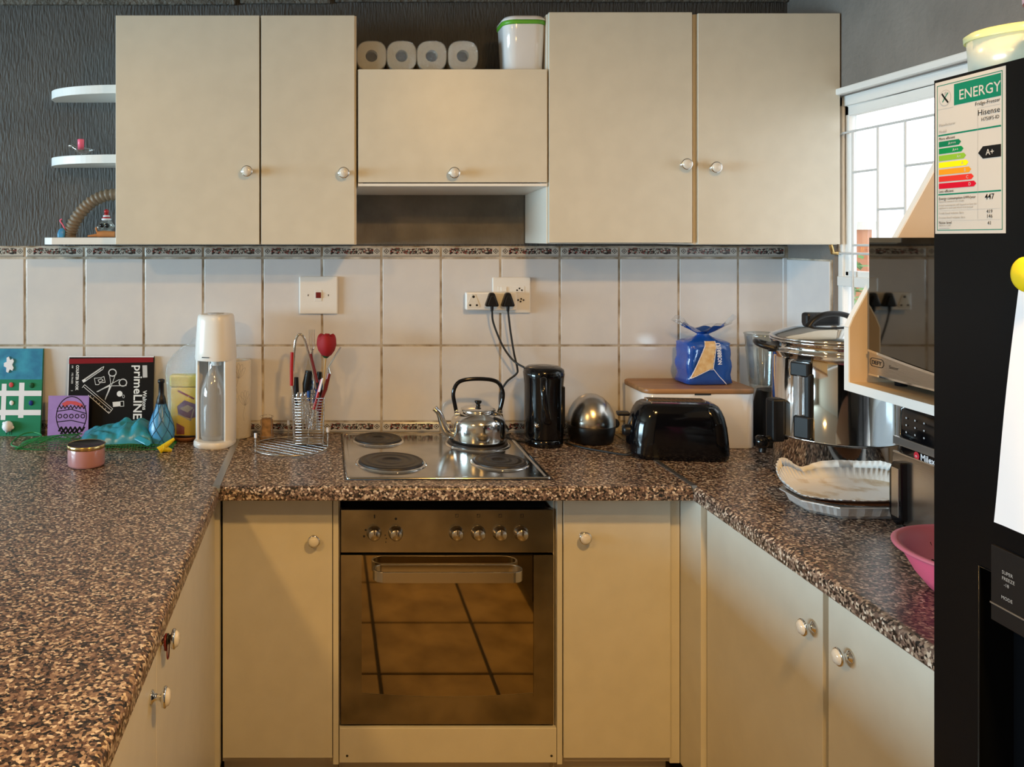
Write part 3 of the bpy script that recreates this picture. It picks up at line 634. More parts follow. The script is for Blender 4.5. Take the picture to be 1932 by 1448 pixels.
def plug(px, label, pts, dy=0):
    p = W(px, 568, .05); t = thing('power_plug', label, 'plug', (p.x, -.0480, p.z))
    poly = [(-.022, -.013), (-.020, -.018), (.020, -.018), (.022, -.013), (.009, .024), (.005, .028), (-.005, .028), (-.009, .024)]
    b = MB(); b.prism(poly, 0, -.018, 'xz'); sc_ = [(x*.72, z*.72-.002) for x, z in poly]; b.prism(sc_, -.018, -.026, 'xz'); b.build('plug_body', 'blackm', t, bev=.003)
    c = [Vector(q)-t.location for q in pts]
    b = MB(); b.tube(smoothpts(c, 10), .0034, 8); b.build('cord', 'blackcord', t)
    b = MB(); b.tube([(0, -.013, -.016), (0, -.013, -.034)], [.0062, .0045], 10); b.build('strain_relief', 'blackm', t)
p1, p2 = W(927, 568, .05), W(957, 568, .05)
kz = lambda px, py, d: tuple(W(px, py, d))
plug(927, 'left black three-pin plug in the white adaptor, its cord running to the black kettle', [(p1.x, -.061, p1.z-.03), kz(931, 610, .055), kz(948, 652, .06), kz(968, 680, .07), kz(990, 694, .10), kz(1006, 697, .125)])
plug(957, 'right black three-pin plug in the white adaptor, its cord dropping behind the steel kettle', [(p2.x, -.061, p2.z-.03), kz(963, 625, .055), kz(970, 668, .055), kz(976, 695, .05), kz(974, 706, .045), kz(955, 722, .04), kz(945, 745, .03), kz(948, 790, .022), kz(960, 812, .02)])
# black jug kettle
t = thing('electric_kettle', 'tall glossy black jug kettle standing right of the hob', 'kettle', (.698, -.155, Z0), .0)
b = MB(); b.loft([ell(0, 0, .058, .062, .0), ell(0, 0, .060, .064, .004), ell(0, 0, .060, .064, .02), ell(0, 0, .054, .06, .024)]); b.build('base', 'black', t)
prof = [(.059, .026), (.0605, .05), (.060, .10), (.0595, .15), (.060, .19), (.062, .215), (.0635, .228)]
b = MB(); b.loft([ell(0, 0, a, a*1.04, z, 40, 2.3) for a, z in prof]+[ell(.0, 0, .060, .063, .235, 40, 2.3)]); b.build('body', 'black', t)
b = MB(); b.loft([ell(0, 0, .0625, .065, .233, 40, 2.3), ell(0, 0, .061, .063, .241, 40, 2.3), ell(0, 0, .05, .052, .248, 40, 2.2), ell(0, 0, .02, .02, .252, 40)]); b.build('lid', 'black', t)
hp = smoothpts([(-.016, -.058, .222), (-.022, -.085, .214), (-.026, -.102, .18), (-.022, -.104, .13), (-.012, -.092, .095), (-.004, -.062, .082)], 7)
b = MB(); b.tube(hp, .0115, 12, flat=.8); b.build('handle', 'black', t)
b = MB(); b.ball((-.036, -.056, .072), .009, sz=.9); b.build('switch', 'chrome', t)
b = MB(); b.box(.048, -.040, .06, .0575, -.028, .19); b.build('water_gauge', 'blackm', t, bev=.003)
b = MB(); b.tube(smoothpts([(-.05, -.01, .008), (-.085, .03, .0045), (-.10, .09, .0042), (-.08, .12, .0042)], 8), .0034, 8); b.build('cord', 'blackcord', t)
# egg cooker
t = thing('egg_cooker', 'egg cooker with brushed steel dome on a black base, between jug kettle and toaster', 'egg cooker', (.860, -.120, Z0), .3)
b = MB(); b.lathe([(.0001, .001), (.064, .001), (.068, .006), (.074, .035), (.0765, .055), (.074, .058), (.0001, .058)], seg=40); b.build('base', 'blackm', t)
b = MB(); b.lathe([(.0755, .057), (.0765, .060), (.0755, .075), (.069, .100), (.056, .124), (.038, .143), (.018, .153), (.0001, .156)], seg=48); b.build('dome_lid', 'steel', t)
b = MB(); b.lathe([(.0001, .020), (.009, .019), (.014, .014), (.0155, .006), (.015, 0)], seg=16, T=Matrix.Translation((.076, -.01, .055)) @ Matrix.Rotation(PI/2, 4, 'Y')); b.build('side_knob', 'blackm', t)
b = MB(); b.tube(smoothpts([(-.070, .01, .012), (-.085, .03, .005), (-.075, .07, .0042), (-.04, .09, .0042)], 8), .0033, 8); b.build('cord', 'blackcord', t)
# toaster
t = thing('toaster', 'glossy black two-slice toaster in front of the white bread bin', 'toaster', (1.062, -.298, Z0), math.radians(-7))
b = MB(); L_, D2 = .285, .150; ZS = .945
lv = [(0, .006, .86, .90, .03), (.008, 0, .97, .97, .04), (.02, 0, 1.0, 1.0, .05), (.06, 0, 1.0, 1.0, .06), (.10, 0, .97, .985, .06), (.13, 0, .925, .95, .06), (.150, 0, .865, .88, .055), (.163, 0, .80, .78, .045), (.170, 0, .72, .66, .035), (.172, 0, .62, .52, .02)]
b.loft([rr(0, 0, L_*a, D2*c, r, z*.955, 8) for z, _, a, c, r in lv]); b.build('body', 'black', t)
for y in (-.024, .024):
    b = MB(); xs0 = .078
    b.loft([rr(0, y, .17, .034, .004, .163), rr(0, y, .17, .034, .004, .1675), rr(0, y, .163, .027, .003, .1675), rr(0, y, .163, .027, .003, .1642)], False, False, smooth=False); o = b.build('slot_rim', 'chrome', t)
    b = MB(); b.box(-.081, y-.0135, .163, .081, y+.0135, .1644); b.build('slot', 'dark', o)
    b = MB()
    for i in range(12): x = -.075+i*.0136; b.tube([(x, y-.012, .165), (x, y+.012, .165)], .0007, 5)
    b.build('slot_wires', 'chrome', o)
b = MB(); b.box(-.175, -.014, .118, -.138, .014, .130); b.build('lever', 'blackm', t, bev=.004)
b = MB(); b.lathe([(.0001, .022), (.014, .021), (.017, .015), (.018, 0)], seg=24, T=Matrix.Translation((-.137, -.005, .075)) @ Matrix.Rotation(-PI/2, 4, 'Y')); b.build('browning_knob', 'blackm', t)
b = MB(); b.tube(smoothpts([(-.130, -.03, .012), (-.155, -.025, .0045), (-.205, .005, .0042), (-.262, .045, .0042), (-.305, .10, .0042), (-.30, .14, .0042)], 8), .0033, 8); b.build('cord', 'blackcord', t)
# bread bin
t = thing('bread_bin', 'white rectangular bread bin with wooden board lid, against the tiles', 'bread bin', (1.172, -.118, Z0))
b = MB(); b.loft([rr(0, 0, .346, .196, .03, .001, 8), rr(0, 0, .350, .200, .032, .004, 8), rr(0, 0, .350, .200, .032, .168, 8), rr(0, 0, .344, .194, .03, .171, 8)]); b.build('box', 'whitegloss', t)
b = MB(); b.loft([rr(0, 0, .350, .200, .032, .1715, 8), rr(0, 0, .354, .204, .034, .1735, 8), rr(0, 0, .354, .204, .034, .185, 8), rr(0, 0, .350, .200, .032, .187, 8)]); b.build('lid', 'wood', t)
b = MB(); b.box(-.02, -.1022, .168, .03, -.0995, .1735); b.build('finger_notch', 'dark', t)
# bread in a blue bag
t = thing('bread_bag', 'loaf of bread in a blue plastic bag twisted shut, on top of the bread bin', 'bread', (1.229, -.104, Z0+.1875), math.radians(3))
b = MB(); rnd = random.Random(3); n = 72; rings = []
def bagring(z, a, d, p, amp, cx=0):
    r = ell(cx, 0, a, d, z, n, p)
    return [v+Vector((1, 1, 0))*0+Vector((v.x-cx, v.y, 0)).normalized()*amp*noise.noise(Vector((v.x*28, v.y*28, z*22))) for v in r]
lv = [(.001, .070, .046, 7, .001), (.006, .079, .052, 7, .002)]+[(.006+.013*i, .078-(0, .002, .0045, .003, .0005, .001, .004, .002, .001, .003)[i]-.0003*i, .054, 7-.2*i, .005) for i in range(1, 10)]
lv += [(.132, .076, .050, 4.5, .006), (.139, .064, .042, 3.4, .008), (.145, .046, .032, 2.8, .009), (.150, .030, .022, 2.3, .006), (.156, .020, .015, 2, .003), (.160, .019, .014, 2, .002)]
rings = [bagring(*l) for l in lv]
b.loft(rings, True, False)
F = Fr((0, -.0555, 0), (1, 0, 0), (0, 0, 1))
def inside(poly, x, z):
    c = False; j = len(poly)-1
    for i in range(len(poly)):
        (a, e), (g, h) = poly[i], poly[j]
        if (e > z) != (h > z) and x < (g-a)*(z-e)/(h-e)+a: c = not c
        j = i
    return c
q = lambda X, Y: ((X-535)/1229*140/577-.011, (1350-Y)/1448*165/577)   # crop pixels -> metres on the bag front
win_poly = [q(500, 640), q(660, 640), q(600, 1080), q(540, 1090), q(240, 1230)]
bagb = b.build('bag', 'bagblue', t)
def drape(F, u, v):   # distance of the bag's front at (u, v)
    return 0
def front_patch(poly, mi_name, name, off):      # small grid patch draped on the bag's front
    us = [p[0] for p in poly]; vs = [p[1] for p in poly]; g = MB(); N = 40
    u0, u1, v0, v1 = min(us), max(us), min(vs), max(vs)
    def ysurf(x, z):
        for i in range(len(lv)-1):
            if lv[i][0] <= z <= lv[i+1][0]:
                k = (z-lv[i][0])/(lv[i+1][0]-lv[i][0]); a = lerp(lv[i][1], lv[i+1][1], k); d = lerp(lv[i][2], lv[i+1][2], k); pw = lerp(lv[i][3], lv[i+1][3], k)
                w = max(0, 1-abs(x/a)**pw)**(1/pw) if abs(x) < a else 0; y = -d*w
                return y-.0052
        return -.05
    ptsx = {}
    for i in range(N):
        for j in range(N):
            cx, cz = u0+(u1-u0)*(i+.5)/N, v0+(v1-v0)*(j+.5)/N
            if inside(poly, cx, cz):
                c = [(u0+(u1-u0)*(i+a)/N, v0+(v1-v0)*(j+e)/N) for a, e in ((0, 0), (1, 0), (1, 1), (0, 1))]
                g.add([(x, ysurf(x, z)-off, z) for x, z in c], [(0, 1, 2, 3)], 0, True)
    return g.build(name, mi_name, t), ysurf
wpo, ys_ = front_patch(win_poly, 'bread', 'clear_window', .0)
class FB:                                   # frame that follows the bag's front
    def p(s, u, v, n=0): return Vector((u, ys_(u, v)-.0020-n, v))
F2 = FB(); b = MB()
def sub(pts, k=8): 
    out = []
    for (a, c), (d, e) in zip(pts[:-1], pts[1:]): out += [(lerp(a, d, i/k), lerp(c, e, i/k)) for i in range(k)]
    return out+[pts[-1]]
b.fline(F2, sub([q(500, 640), q(240, 1230)]), .0022); b.fline(F2, sub([q(665, 640), q(602, 1075), q(700, 1200), q(840, 1340)]), .0022); b.fline(F2, sub([q(240, 1235), q(540, 1092), q(600, 1092)]), .002)
b.ftext(F2, 'NOBBREU', q(745, 1010)[0], q(745, 1010)[1], .0185, rot=PI/2+.06, sx=.82, bold=.0005); b.build('bag_print', 'paper', t)
# ruffled open end
b = MB(); rings = []
for k in range(9):
    s = k/8; r = []
    for i in range(n):
        a = 2*PI*i/n; rad = .019+.068*s**1.1+.007*s*math.sin(a*7+1)+.005*s*math.sin(a*11); r.append(Vector((rad*math.cos(a)*1.15+.004*s, rad*math.sin(a)*.55, .160+.036*s+.018*s*s*math.sin(a*2+2.2)+.010*s*math.sin(a*5+k*.3))))
    rings.append(r)
b.loft(rings[:6], False, False, 0); b.loft(rings[5:], False, False, 1); o = b.build('ruffled_end', ['bagblue', 'clearbag'], t)
# blender behind the bin
t = thing('blender', 'glass blender jug on a black base, between bread bin and urn', 'blender', (1.432, -.15, Z0))
b = MB(); b.loft([rr(0, 0, .11, .13, .03, 0), rr(0, 0, .115, .135, .035, .01), rr(0, 0, .105, .12, .035, .10), rr(0, 0, .09, .10, .035, .155), rr(0, 0, .085, .09, .035, .172)]); b.build('motor_base', 'blackm', t)
b = MB(); b.lathe([(.040, .174), (.042, .19), (.050, .28), (.056, .345), (.058, .352), (.056, .352), (.048, .28), (.040, .192), (.0001, .19)], seg=36, T=Matrix.Translation((-.03, 0, 0)))
jug = b.build('jug', 'glass', t)
for a in (-2.4, -1.9, -1.4, -.9, 2.6):
    b = MB(); c, s = math.cos(a), math.sin(a); b.tube([(-.03+.0415*c, .0415*s, .195), (-.03+.049*c, .049*s, .28), (-.03+.052*c, .052*s, .31)], .0022, 6); b.build('rib', 'glass', jug)
b = MB(); b.tube([(-.03+.0575*math.cos(a), .0575*math.sin(a), .352) for a in [2*PI*i/36 for i in range(36)]], .0016, 6, closed=True); b.build('rim', 'glass', jug)
# ================================================================ URN
ux, uy, R = 1.392, -.540, .153
t = thing('hot_water_urn', 'large stainless steel hot water urn with domed lid and black handles, in the right corner', 'urn', (ux, uy, Z0))
b = MB(); b.lathe([(.0001, .028), (R-.006, .028), (R-.004, .03), (R-.004, .118), (R-.001, .121)], seg=64); b.build('base_ring', 'chrome', t)
b = MB(); b.lathe([(R-.001, .1215), (R+.001, .123), (R+.001, .126), (R-.001, .128), (R-.002, .33), (R, .345), (R+.004, .348), (R+.004, .352), (R, .354), (R, .372), (R+.005, .376), (R+.005, .381), (R-.01, .382)], seg=64); b.build('body', 'chrome', t)
b = MB(); b.lathe([(R+.004, .3825), (R+.006, .386), (R, .392), (.135, .400), (.10, .412), (.06, .420), (.0001, .422)], seg=64); b.build('lid', 'chrome', t)
hp = smoothpts([(-.072, 0, .414), (-.055, 0, .434), (-.03, 0, .447), (0, 0, .451), (.03, 0, .447), (.055, 0, .434), (.072, 0, .414)], 6)
b = MB(); b.tube(hp, .0095, 10, flat=.8); b.build('lid_handle', 'blackm', t)
b = MB(); b.box(-.045, .05, .411, .05, .085, .448); b.build('lid_latch', 'blackm', t, bev=.008)
for a in (math.radians(158), math.radians(-22)):
    T = Matrix.Rotation(a, 4, 'Z'); b = MB(); b.tube(smoothpts([(R-.004, -.045, .352), (R+.030, -.036, .362), (R+.038, 0, .366), (R+.030, .036, .362), (R-.004, .045, .352)], 6), .0085, 8, T=T); b.box(R-.008, -.05, .345, R+.012, .05, .362, T=T); b.build('side_handle', 'blackm', t, bev=.002)
ga = math.radians(-90-60); T = Matrix.Rotation(ga, 4, 'Z')
b = MB(); b.box(R-.004, -.020, .165, R+.006, .020, .300, T=T); g = b.build('gauge_plate', 'chrome', t, bev=.002)
b = MB(); b.box(R-.002, -.024, .292, R+.014, .024, .330, T=T); b.build('gauge_cap', 'blackm', g, bev=.004)
b = MB(); b.tube([(R+.010, 0, .175), (R+.010, 0, .295)], .006, 10, T=T); b.build('sight_glass', 'smoke', g)
b = MB(); b.box(R+.0055, -.0035, .15, R+.0068, .0035, .29, T=T); b.build('scale', 'blackm', g)
T2 = Matrix.Rotation(math.radians(-90-54), 4, 'Z')
b = MB(); b.box(R-.004, .012, .13, R+.012, .028, .300, T=T); b.build('side_panel', 'blackm', t, bev=.004)
b = MB(); b.box(R-.004, -.030, .130, R+.018, .012, .190, T=T2); b.build('switch_box', 'blackm', t, bev=.005)
T3 = Matrix.Rotation(math.radians(-90-86), 4, 'Z')
b = MB(); b.box(R-.004, -.022, .105, R+.030, .016, .222, T=T3); tp = b.build('tap_block', 'blackm', t, bev=.006)
b = MB(); b.tube([(R+.02, -.003, .112), (R+.045, -.003, .108), (R+.05, -.003, .075)], [.011, .011, .009], 12, T=T3); b.build('tap', 'blackm', tp)
b = MB(); b.lathe([(.0001, .016), (.014, .014), (.018, .006), (.018, -.006), (.014, -.014), (.0001, -.016)], seg=20, T=T3 @ Matrix.Translation((R+.055, .0, .104)) @ Matrix.Rotation(PI/2, 4, 'Y')); b.build('tap_knob', 'black', tp)
for a in (-150, -30, 90):
    T4 = Matrix.Rotation(math.radians(a), 4, 'Z'); b = MB(); b.box(R-.03, -.02, 0, R+.004, .02, .03, T=T4); b.build('foot', 'blackm', t, bev=.004)
# ================================================================ FOIL TRAY AND PAPER LINERS
def fluted(a, bb, h, ff, fb, nf, amp, back=0, p=2.6, n=256, seed=1):
    rings = []
    for s, zz in ((.0001, 0), (.5, 0), (.9, 0), (.97, .001), (1, .004), (1.0, h*.6), (1.0, h)):
        r = []; k = zz/h
        for i in range(n):
            t_ = 2*PI*i/n; c, s_ = math.cos(t_), math.sin(t_); bk_ = max(0, min(1, .35+.9*s_)); w = 1+amp*math.sin(nf*t_)*min(1, k*2); fl = 1+k*(ff+(fb-ff)*bk_)
            x = a*s*w*fl*math.copysign(abs(c)**(2/p), c); y = bb*s*w*fl*math.copysign(abs(s_)**(2/p), s_); dip = 1-.45*math.exp(-((t_-1.85)/.22)**2)
            r.append(Vector((x, y, zz+k*back*bk_*dip*(1+.12*math.sin(3*t_+seed)))))
        rings.append(r)
    return rings
t = thing('foil_tray', 'shallow aluminium foil tray under the paper liners, in front of the urn', 'tray', (1.285, -.800, Z0))
oc = lambda a, bb, c, z: [Vector(p) for p in ((a, bb-c, z), (a-c, bb, z), (-a+c, bb, z), (-a, bb-c, z), (-a, -bb+c, z), (-a+c, -bb, z), (a-c, -bb, z), (a, -bb+c, z))]
def densify(r, k=10): return [r[i].lerp(r[(i+1) % len(r)], j/k)+Vector((0, 0, 0)) for i in range(len(r)) for j in range(k)]
def crimp(r, amp): return [v+Vector((v.x, v.y, 0)).normalized()*(amp if i % 2 else -amp) for i, v in enumerate(r)]
b = MB(); b.loft([densify(oc(.125, .075, .05, .001)), crimp(densify(oc(.14, .09, .05, .012)), .0012), crimp(densify(oc(.150, .098, .055, .032)), .0014), densify(oc(.158, .105, .057, .034)), densify(oc(.158, .105, .057, .037)), densify(oc(.148, .096, .055, .036)), densify(oc(.126, .076, .05, .004))], True, True, smooth=False)
b.build('tray_body', 'foil', t)
t = thing('paper_liner', 'brown fluted paper liner sandwiched between foil tray and white liner', 'paper liner', (1.285, -.806, Z0+.0375))
b = MB(); b.loft(fluted(.144, .097, .0055, .05, .02, 70, .014), False, False); b.build('liner', 'brownpaper', t, loc=(0, 0, 0))
t = thing('paper_liner', 'oil-stained white fluted paper liner on top, its tall pleated rim leaning on the urn', 'paper liner', (1.268, -.804, Z0+.0440))
b = MB(); R_ = fluted(.146, .086, .006, .02, .14, 64, .012, back=.050); b.loft(R_[:4], False, False, 1); b.loft(R_[3:], False, False, 0); b.build('liner', ['liner', 'stain'], t)
# ================================================================ AIR FRYER
t = thing('air_fryer', 'black and steel air fryer under the microwave shelf, partly behind the fridge', 'air fryer', (1.418, -1.022, Z0), 0)
b = MB(); b.loft([rr(0, 0, .21, .225, .04, .0), rr(0, 0, .228, .243, .045, .008), rr(0, 0, .230, .245, .045, .21), rr(0, 0, .228, .243, .045, .27), rr(0, 0, .20, .215, .04, .284)]); b.build('body', 'black', t)
F = Fr((-.1155, .145, 0), (0, -1, 0), (0, 0, 1))
b = MB(); b.box(-.119, -.100, .012, -.112, .110, .172); dr = b.build('basket_front', 'steel', t, bev=.003)
b = MB(); b.box(-.1185, -.108, .188, -.112, .108, .206); b.build('silver_band', 'metalstrip', t, bev=.001)
b = MB(); b.loft([[Vector((x, y, z)) for y, z in ((-.0, .02), (.018, .006), (.034, .012), (.042, .03), (.042, .125), (.030, .148), (.002, .150))] for x in (-.118, -.128, -.133)], False, True, smooth=False, T=Matrix.Translation((0, .058, .005)))
h = b.build('basket_handle', 'black', dr, bev=.003)
b = MB(); b.box(-.1345, .066, .03, -.1325, .090, .14); b.build('handle_inlay', 'steel', h, bev=.001)
F = Fr((-.1158, .122, 0), (0, -1, 0), (0, 0, 1)); b = MB(); b.fcirc(F, .088, .178, .0085, .0012, 0); b.ftext(F, 'm', .0835, .1745, .009, .0018, 1); b.build('round_logo', [M['milred'], 'paper'], t)
b = MB(); b.ftext(F, 'Milex', .100, .1715, .020, .0012, 0, bold=.0004); b.build('lettering', 'paper', t)['kind'] = 'stuff'
b = MB()
for i in range(3):
    for j in range(3): b.fcirc(F, .055+.028*i, .222+.016*j, .0022, .0012, 0, 8)
b.build('touch_buttons', M['ltgrey'], t)['kind'] = 'stuff'
# ================================================================ COLANDER
t = thing('colander', 'pink plastic colander on the right worktop beside the fridge', 'colander', (1.216, -1.308, Z0))
R0 = .150
b = MB(); b.lathe([(.0001, .004), (.085, .004), (.10, .010), (.120, .035), (.136, .064), (R0-.004, .080)], seg=64, mi=0); b.lathe([(R0-.004, .080), (R0+.004, .0795), (R0+.005, .083), (R0-.002, .086), (R0-.010, .083), (.130, .063), (.113, .036), (.094, .013), (.080, .008), (.0001, .008)], seg=64, mi=1)
b.build('bowl', ['pink', 'pinkin'], t)
b = MB(); b.lathe([(.084, 0), (.084, .006), (.078, .006), (.078, 0)], seg=40); b.build('foot_ring', 'pink', t)
b = MB()
for k in range(18):
    for (r, z) in ((.1262, .055), (.107, .0295)):
        a = 2*PI*(k+.5*(r < .12))/18; T = Matrix.Translation((r*math.cos(a), r*math.sin(a), z)) @ Matrix.Rotation(a, 4, 'Z') @ Matrix.Rotation(math.radians(-58), 4, 'Y'); b.lathe([(.0001, .0011), (.0042, .0011), (.0042, 0)], seg=10, T=T)
b.build('drain_holes', 'dark', t)['kind'] = 'stuff'
# ================================================================ MICROWAVE SHELF + MICROWAVE
t = thing('microwave_shelf', 'wall-mounted tan shelf with white edging and slanted side panels holding the microwave', 'shelf', (1.36, -1.2, rel(-.342)))
zs, zt_ = rel(-.342), rel(-.322); xf = 1.172; yf, yn = -.940, -1.60
b = MB(); b.box(xf+.003, yf, zs, RX-.002, yn, zt_); b.shift(-t.location).build('shelf_board', 'shelfboard', t)
b = MB(); b.box(xf, yf, zs, xf+.003, yn, zt_); b.shift(-t.location).build('edging', 'shelfwhite', t)
for y in (yf, yn+.001):
    y2 = y-.016 if y == yf else y+.016
    pl = [(xf+.003, zt_), (RX-.002, zt_), (RX-.002, rel(.34)), (1.42, rel(.25)), (xf+.012, rel(-.178)), (xf+.003, rel(-.20))]
    b = MB(); b.prism(pl, y, y2, 'xz'); sp_ = b.shift(-t.location).build('side_panel', 'shelfboard', t)
    ed = [(xf+.003, zs+.02), (xf+.003, rel(-.20)), (xf+.012, rel(-.178)), (1.42, rel(.25)), (RX-.002, rel(.34))]
    b = MB()
    for (a, c), (d, e) in zip(ed[:-1], ed[1:]):
        l = math.hypot(d-a, e-c); nx, nz = -(e-c)/l*.003, (d-a)/l*.003
        b.add([(a, y, c), (d, y, e), (d+nx, y, e+nz), (a+nx, y, c+nz), (a, y2, c), (d, y2, e), (d+nx, y2, e+nz), (a+nx, y2, c+nz)], [(0, 1, 2, 3), (7, 6, 5, 4), (0, 4, 5, 1), (3, 2, 6, 7), (0, 3, 7, 4), (1, 5, 6, 2)])
    b.shift(-t.location).build('edging', 'shelfwhite', sp_)
mx, my0, my1, mz0, mz1 = 1.208, -.972, -1.470, rel(-.300), rel(.0015)
t = thing('microwave', 'silver-and-black microwave oven with dark mirror door on the tan shelf', 'microwave', (1.37, -1.22, rel(-.3215)))
b = MB(); b.box(mx+.022, my0, mz0, RX-.03, my1, mz1); b.shift(-t.location).build('body', 'blackm', t, bev=.003)
def wave(y): k = (y-my0)/(my1-my0); return rel(-.2485-.030*math.sin(min(1, k*1.25)*PI/2)+.0)
ys2 = [lerp(my0, my1, i/24) for i in range(25)]
b = MB()
top = [(y, mz1) for y in ys2]; low = [(y, wave(y)) for y in ys2]
def strip(b, lo, hi, x, xb, mi=0):
    n = len(lo); vs = [(x, y, z) for y, z in lo]+[(x, y, z) for y, z in hi]+[(xb, y, z) for y, z in lo]+[(xb, y, z) for y, z in hi]; fs = []
    for i in range(n-1): fs += [(i, i+1, n+i+1, n+i), (2*n+i+1, 2*n+i, 3*n+i, 3*n+i+1), (i, 2*n+i, 2*n+i+1, i+1), (n+i, n+i+1, 3*n+i+1, 3*n+i)]
    fs += [(0, n, 3*n, 2*n), (n-1, 3*n-1, 4*n-1, 2*n-1)]
    b.add(vs, fs, mi)
M['mwglass'] = mat('microwave_mirror_door', (.16, .16, .155), .03, 1)
strip(b, low, top, mx, mx+.02); d = b.shift(-t.location).build('door', 'mwglass', t)
b = MB(); strip(b, [(y, mz0) for y in ys2], low, mx, mx+.02); b.shift(-t.location).build('lower_fascia', 'steel', t)
b = MB(); strip(b, [(y, z-.002) for y, z in low], [(y, z+.003) for y, z in low], mx-.003, mx+.004); b.shift(-t.location).build('trim_line', 'chrome', t)
b = MB(); strip(b, [(y, mz0-.003) for y in ys2], [(y, mz0+.001) for y in ys2], mx-.002, mx+.02); b.shift(-t.location).build('bottom_trim', 'chrome', t)
F = Fr((mx-.0005, my0, 0), (0, -1, 0), (0, 0, 1)); b = MB(); cz = rel(-.2725)
pill = [(.026+.0135*math.copysign(1, math.cos(a))*1+.009*math.cos(a), cz+.009*math.sin(a)) for a in [2*PI*(i+.5)/24 for i in range(24)]]
b.fline(F, pill, .0014, .0004, 0, True); b.ftext(F, 'DEFY', .0085, cz-.0045, .0125, .0004, 0, bold=.0002, sx=1.12); b.ftext(F, 'Sensor', .066, cz-.006, .0095, .0004, 0, sx=1.1)
b.shift(-t.location).build('logo_print', 'blackprint', t)
for y in (my0-.03, my1+.03):
    for x in (mx+.05, RX-.07): b = MB(); b.lathe([(.0001, 0), (.012, 0), (.013, .0205), (.0001, .0205)], seg=16); o = b.build('foot', 'blackm', t); o.location = Vector((x, y, zt_+.0002))-t.location
# ================================================================ FRIDGE
t = thing('fridge', 'tall black side-by-side fridge with water dispenser at the right edge of the picture', 'fridge', (1.22, -2.1, 0))
fy0, fy1, fz = -1.652, -2.56, 1.779; fxx = .86
b = MB(); b.box(.925, fy0, .02, 1.545, fy1, fz-.006); b.shift(-t.location).build('cabinet_body', 'fridge', t, bev=.004)
ry0, ry1, rz0, rz1 = -1.734, -1.955, .70, rel(-.43)
b = MB(); ym = -2.085
b.box(fxx, fy0, .05, .915, ry0, fz); b.box(fxx, ry1, .05, .915, ym, fz); b.box(fxx, ry0, .05, .915, ry1, rz0); b.box(fxx, ry0, rz1, .915, ry1, fz)
b.box(.905, ry0, rz0, .915, ry1, rz1); fd = b.shift(-t.location).build('freezer_door', 'fridge', t)
b = MB(); b.box(fxx, ym-.006, .05, .915, fy1, fz); b.shift(-t.location).build('fridge_door', 'fridge', t, bev=.005)
b = MB(); ring = [(ry0, rz0), (ry1, rz0), (ry1, rz1), (ry0, rz1)]
b.tube([(fxx-.0005, y, z) for y, z in ring], .0016, 6, closed=True); b.shift(-t.location).build('dispenser_rim', 'black', fd)
b = MB(); b.box(fxx-.004, -1.758, rel(-.4665), fxx+.001, -1.93, rel(-.393)); b.box(fxx-.004, -1.758, rel(-.4895), fxx+.001, -1.93, rel(-.4685), 0); dpn = b.shift(-t.location).build('display_panel', 'blackm', fd, bev=.001)
b = MB(); b.box(fxx-.0045, -1.757, rel(-.4685), fxx, -1.93, rel(-.4665)); b.shift(-t.location).build('chrome_line', 'metalstrip', dpn)
F = Fr((fxx-.0042, -1.758, 0), (0, -1, 0), (0, 0, 1)); b = MB()
b.ftext(F, 'SUPER', .018, rel(-.4235), .0062, .0003); b.ftext(F, 'FREEZE', .018, rel(-.431), .0062, .0003); b.ftext(F, '-18', .021, rel(-.4385), .0062, .0003); b.ftext(F, 'MODE', .017, rel(-.4555), .0062, .0003)
b.shift(-t.location).build('display_print', M['grey'], dpn)
b = MB(); b.lathe([(.0001, 0), (.012, 0), (.012, .04), (.0001, .04)], seg=16, T=Matrix.Translation((.885, -1.845, rz1-.04))); b.box(.898, -1.80, rz0+.1, .904, -1.89, rz1-.06); b.shift(-t.location).build('water_nozzle', 'blackm', fd)
# energy label
Lw, Lh = .123, .212; F = Fr((fxx-.0004, -1.6545, rel(.0065)), (0, -1, 0), (0, 0, 1)); b = MB()
b.frect(F, 0, 0, Lw, Lh, .0, 0)
def lp(x, y): return ((x-90)/515*Lw, 0)
# label layout in millimetre-like units (u 0..100, v 0..172)
S = Lw/100; R2 = lambda u0, v0, u1, v1, mi, off=.0003: b.frect(F, u0*S, v0*S, u1*S, v1*S, off, mi)
Tt = lambda s, x, y, sz, mi=1, al='LEFT', sx=1, bold=0: b.ftext(F, s, x*S, y*S, sz*S*1.35, .0008, mi, 0, al, sx, bold)
b.fline(F, [(3.5*S, 4*S), (95.5*S, 4*S), (95.5*S, 168*S), (3.5*S, 168*S)], .8*S, .0004, 2, True)
R2(29, 142.5, 94, 166, 2, .0005); Tt('ENERGY', 36, 147.5, 11.5, 0, sx=1.0, bold=.00012)
b.fcirc(F, 15.5*S, 153*S, 9.2*S, .0004, 5, 24); b.fcirc(F, 15.5*S, 153*S, 8.4*S, .0006, 0, 24)
b.fline(F, [(11*S, 158*S), (15*S, 153*S), (20*S, 147.5*S)], 2.2*S, .0008, 1); b.fline(F, [(20*S, 158*S), (15*S, 153*S), (12*S, 149*S)], 1.4*S, .0008, 2); b.fcirc(F, 16.5*S, 158*S, 2*S, .0008, 5, 10)
b.fline(F, [(4*S, 141*S), (28*S, 141*S)], .4*S, .0004, 5)
Tt('Fridge-Freezer', 93, 137, 4.2, 1, 'RIGHT', 1); Tt('Hisense', 93, 126, 6.4, 1, 'RIGHT', 1.1); Tt('H750FS-ID', 92, 119.5, 4, 1, 'RIGHT')
b.fline(F, [(63*S, 134*S), (93*S, 134*S)], .3*S, .0004, 5); b.fline(F, [(63*S, 134*S), (63*S, 16*S)], .3*S, .0004, 5)
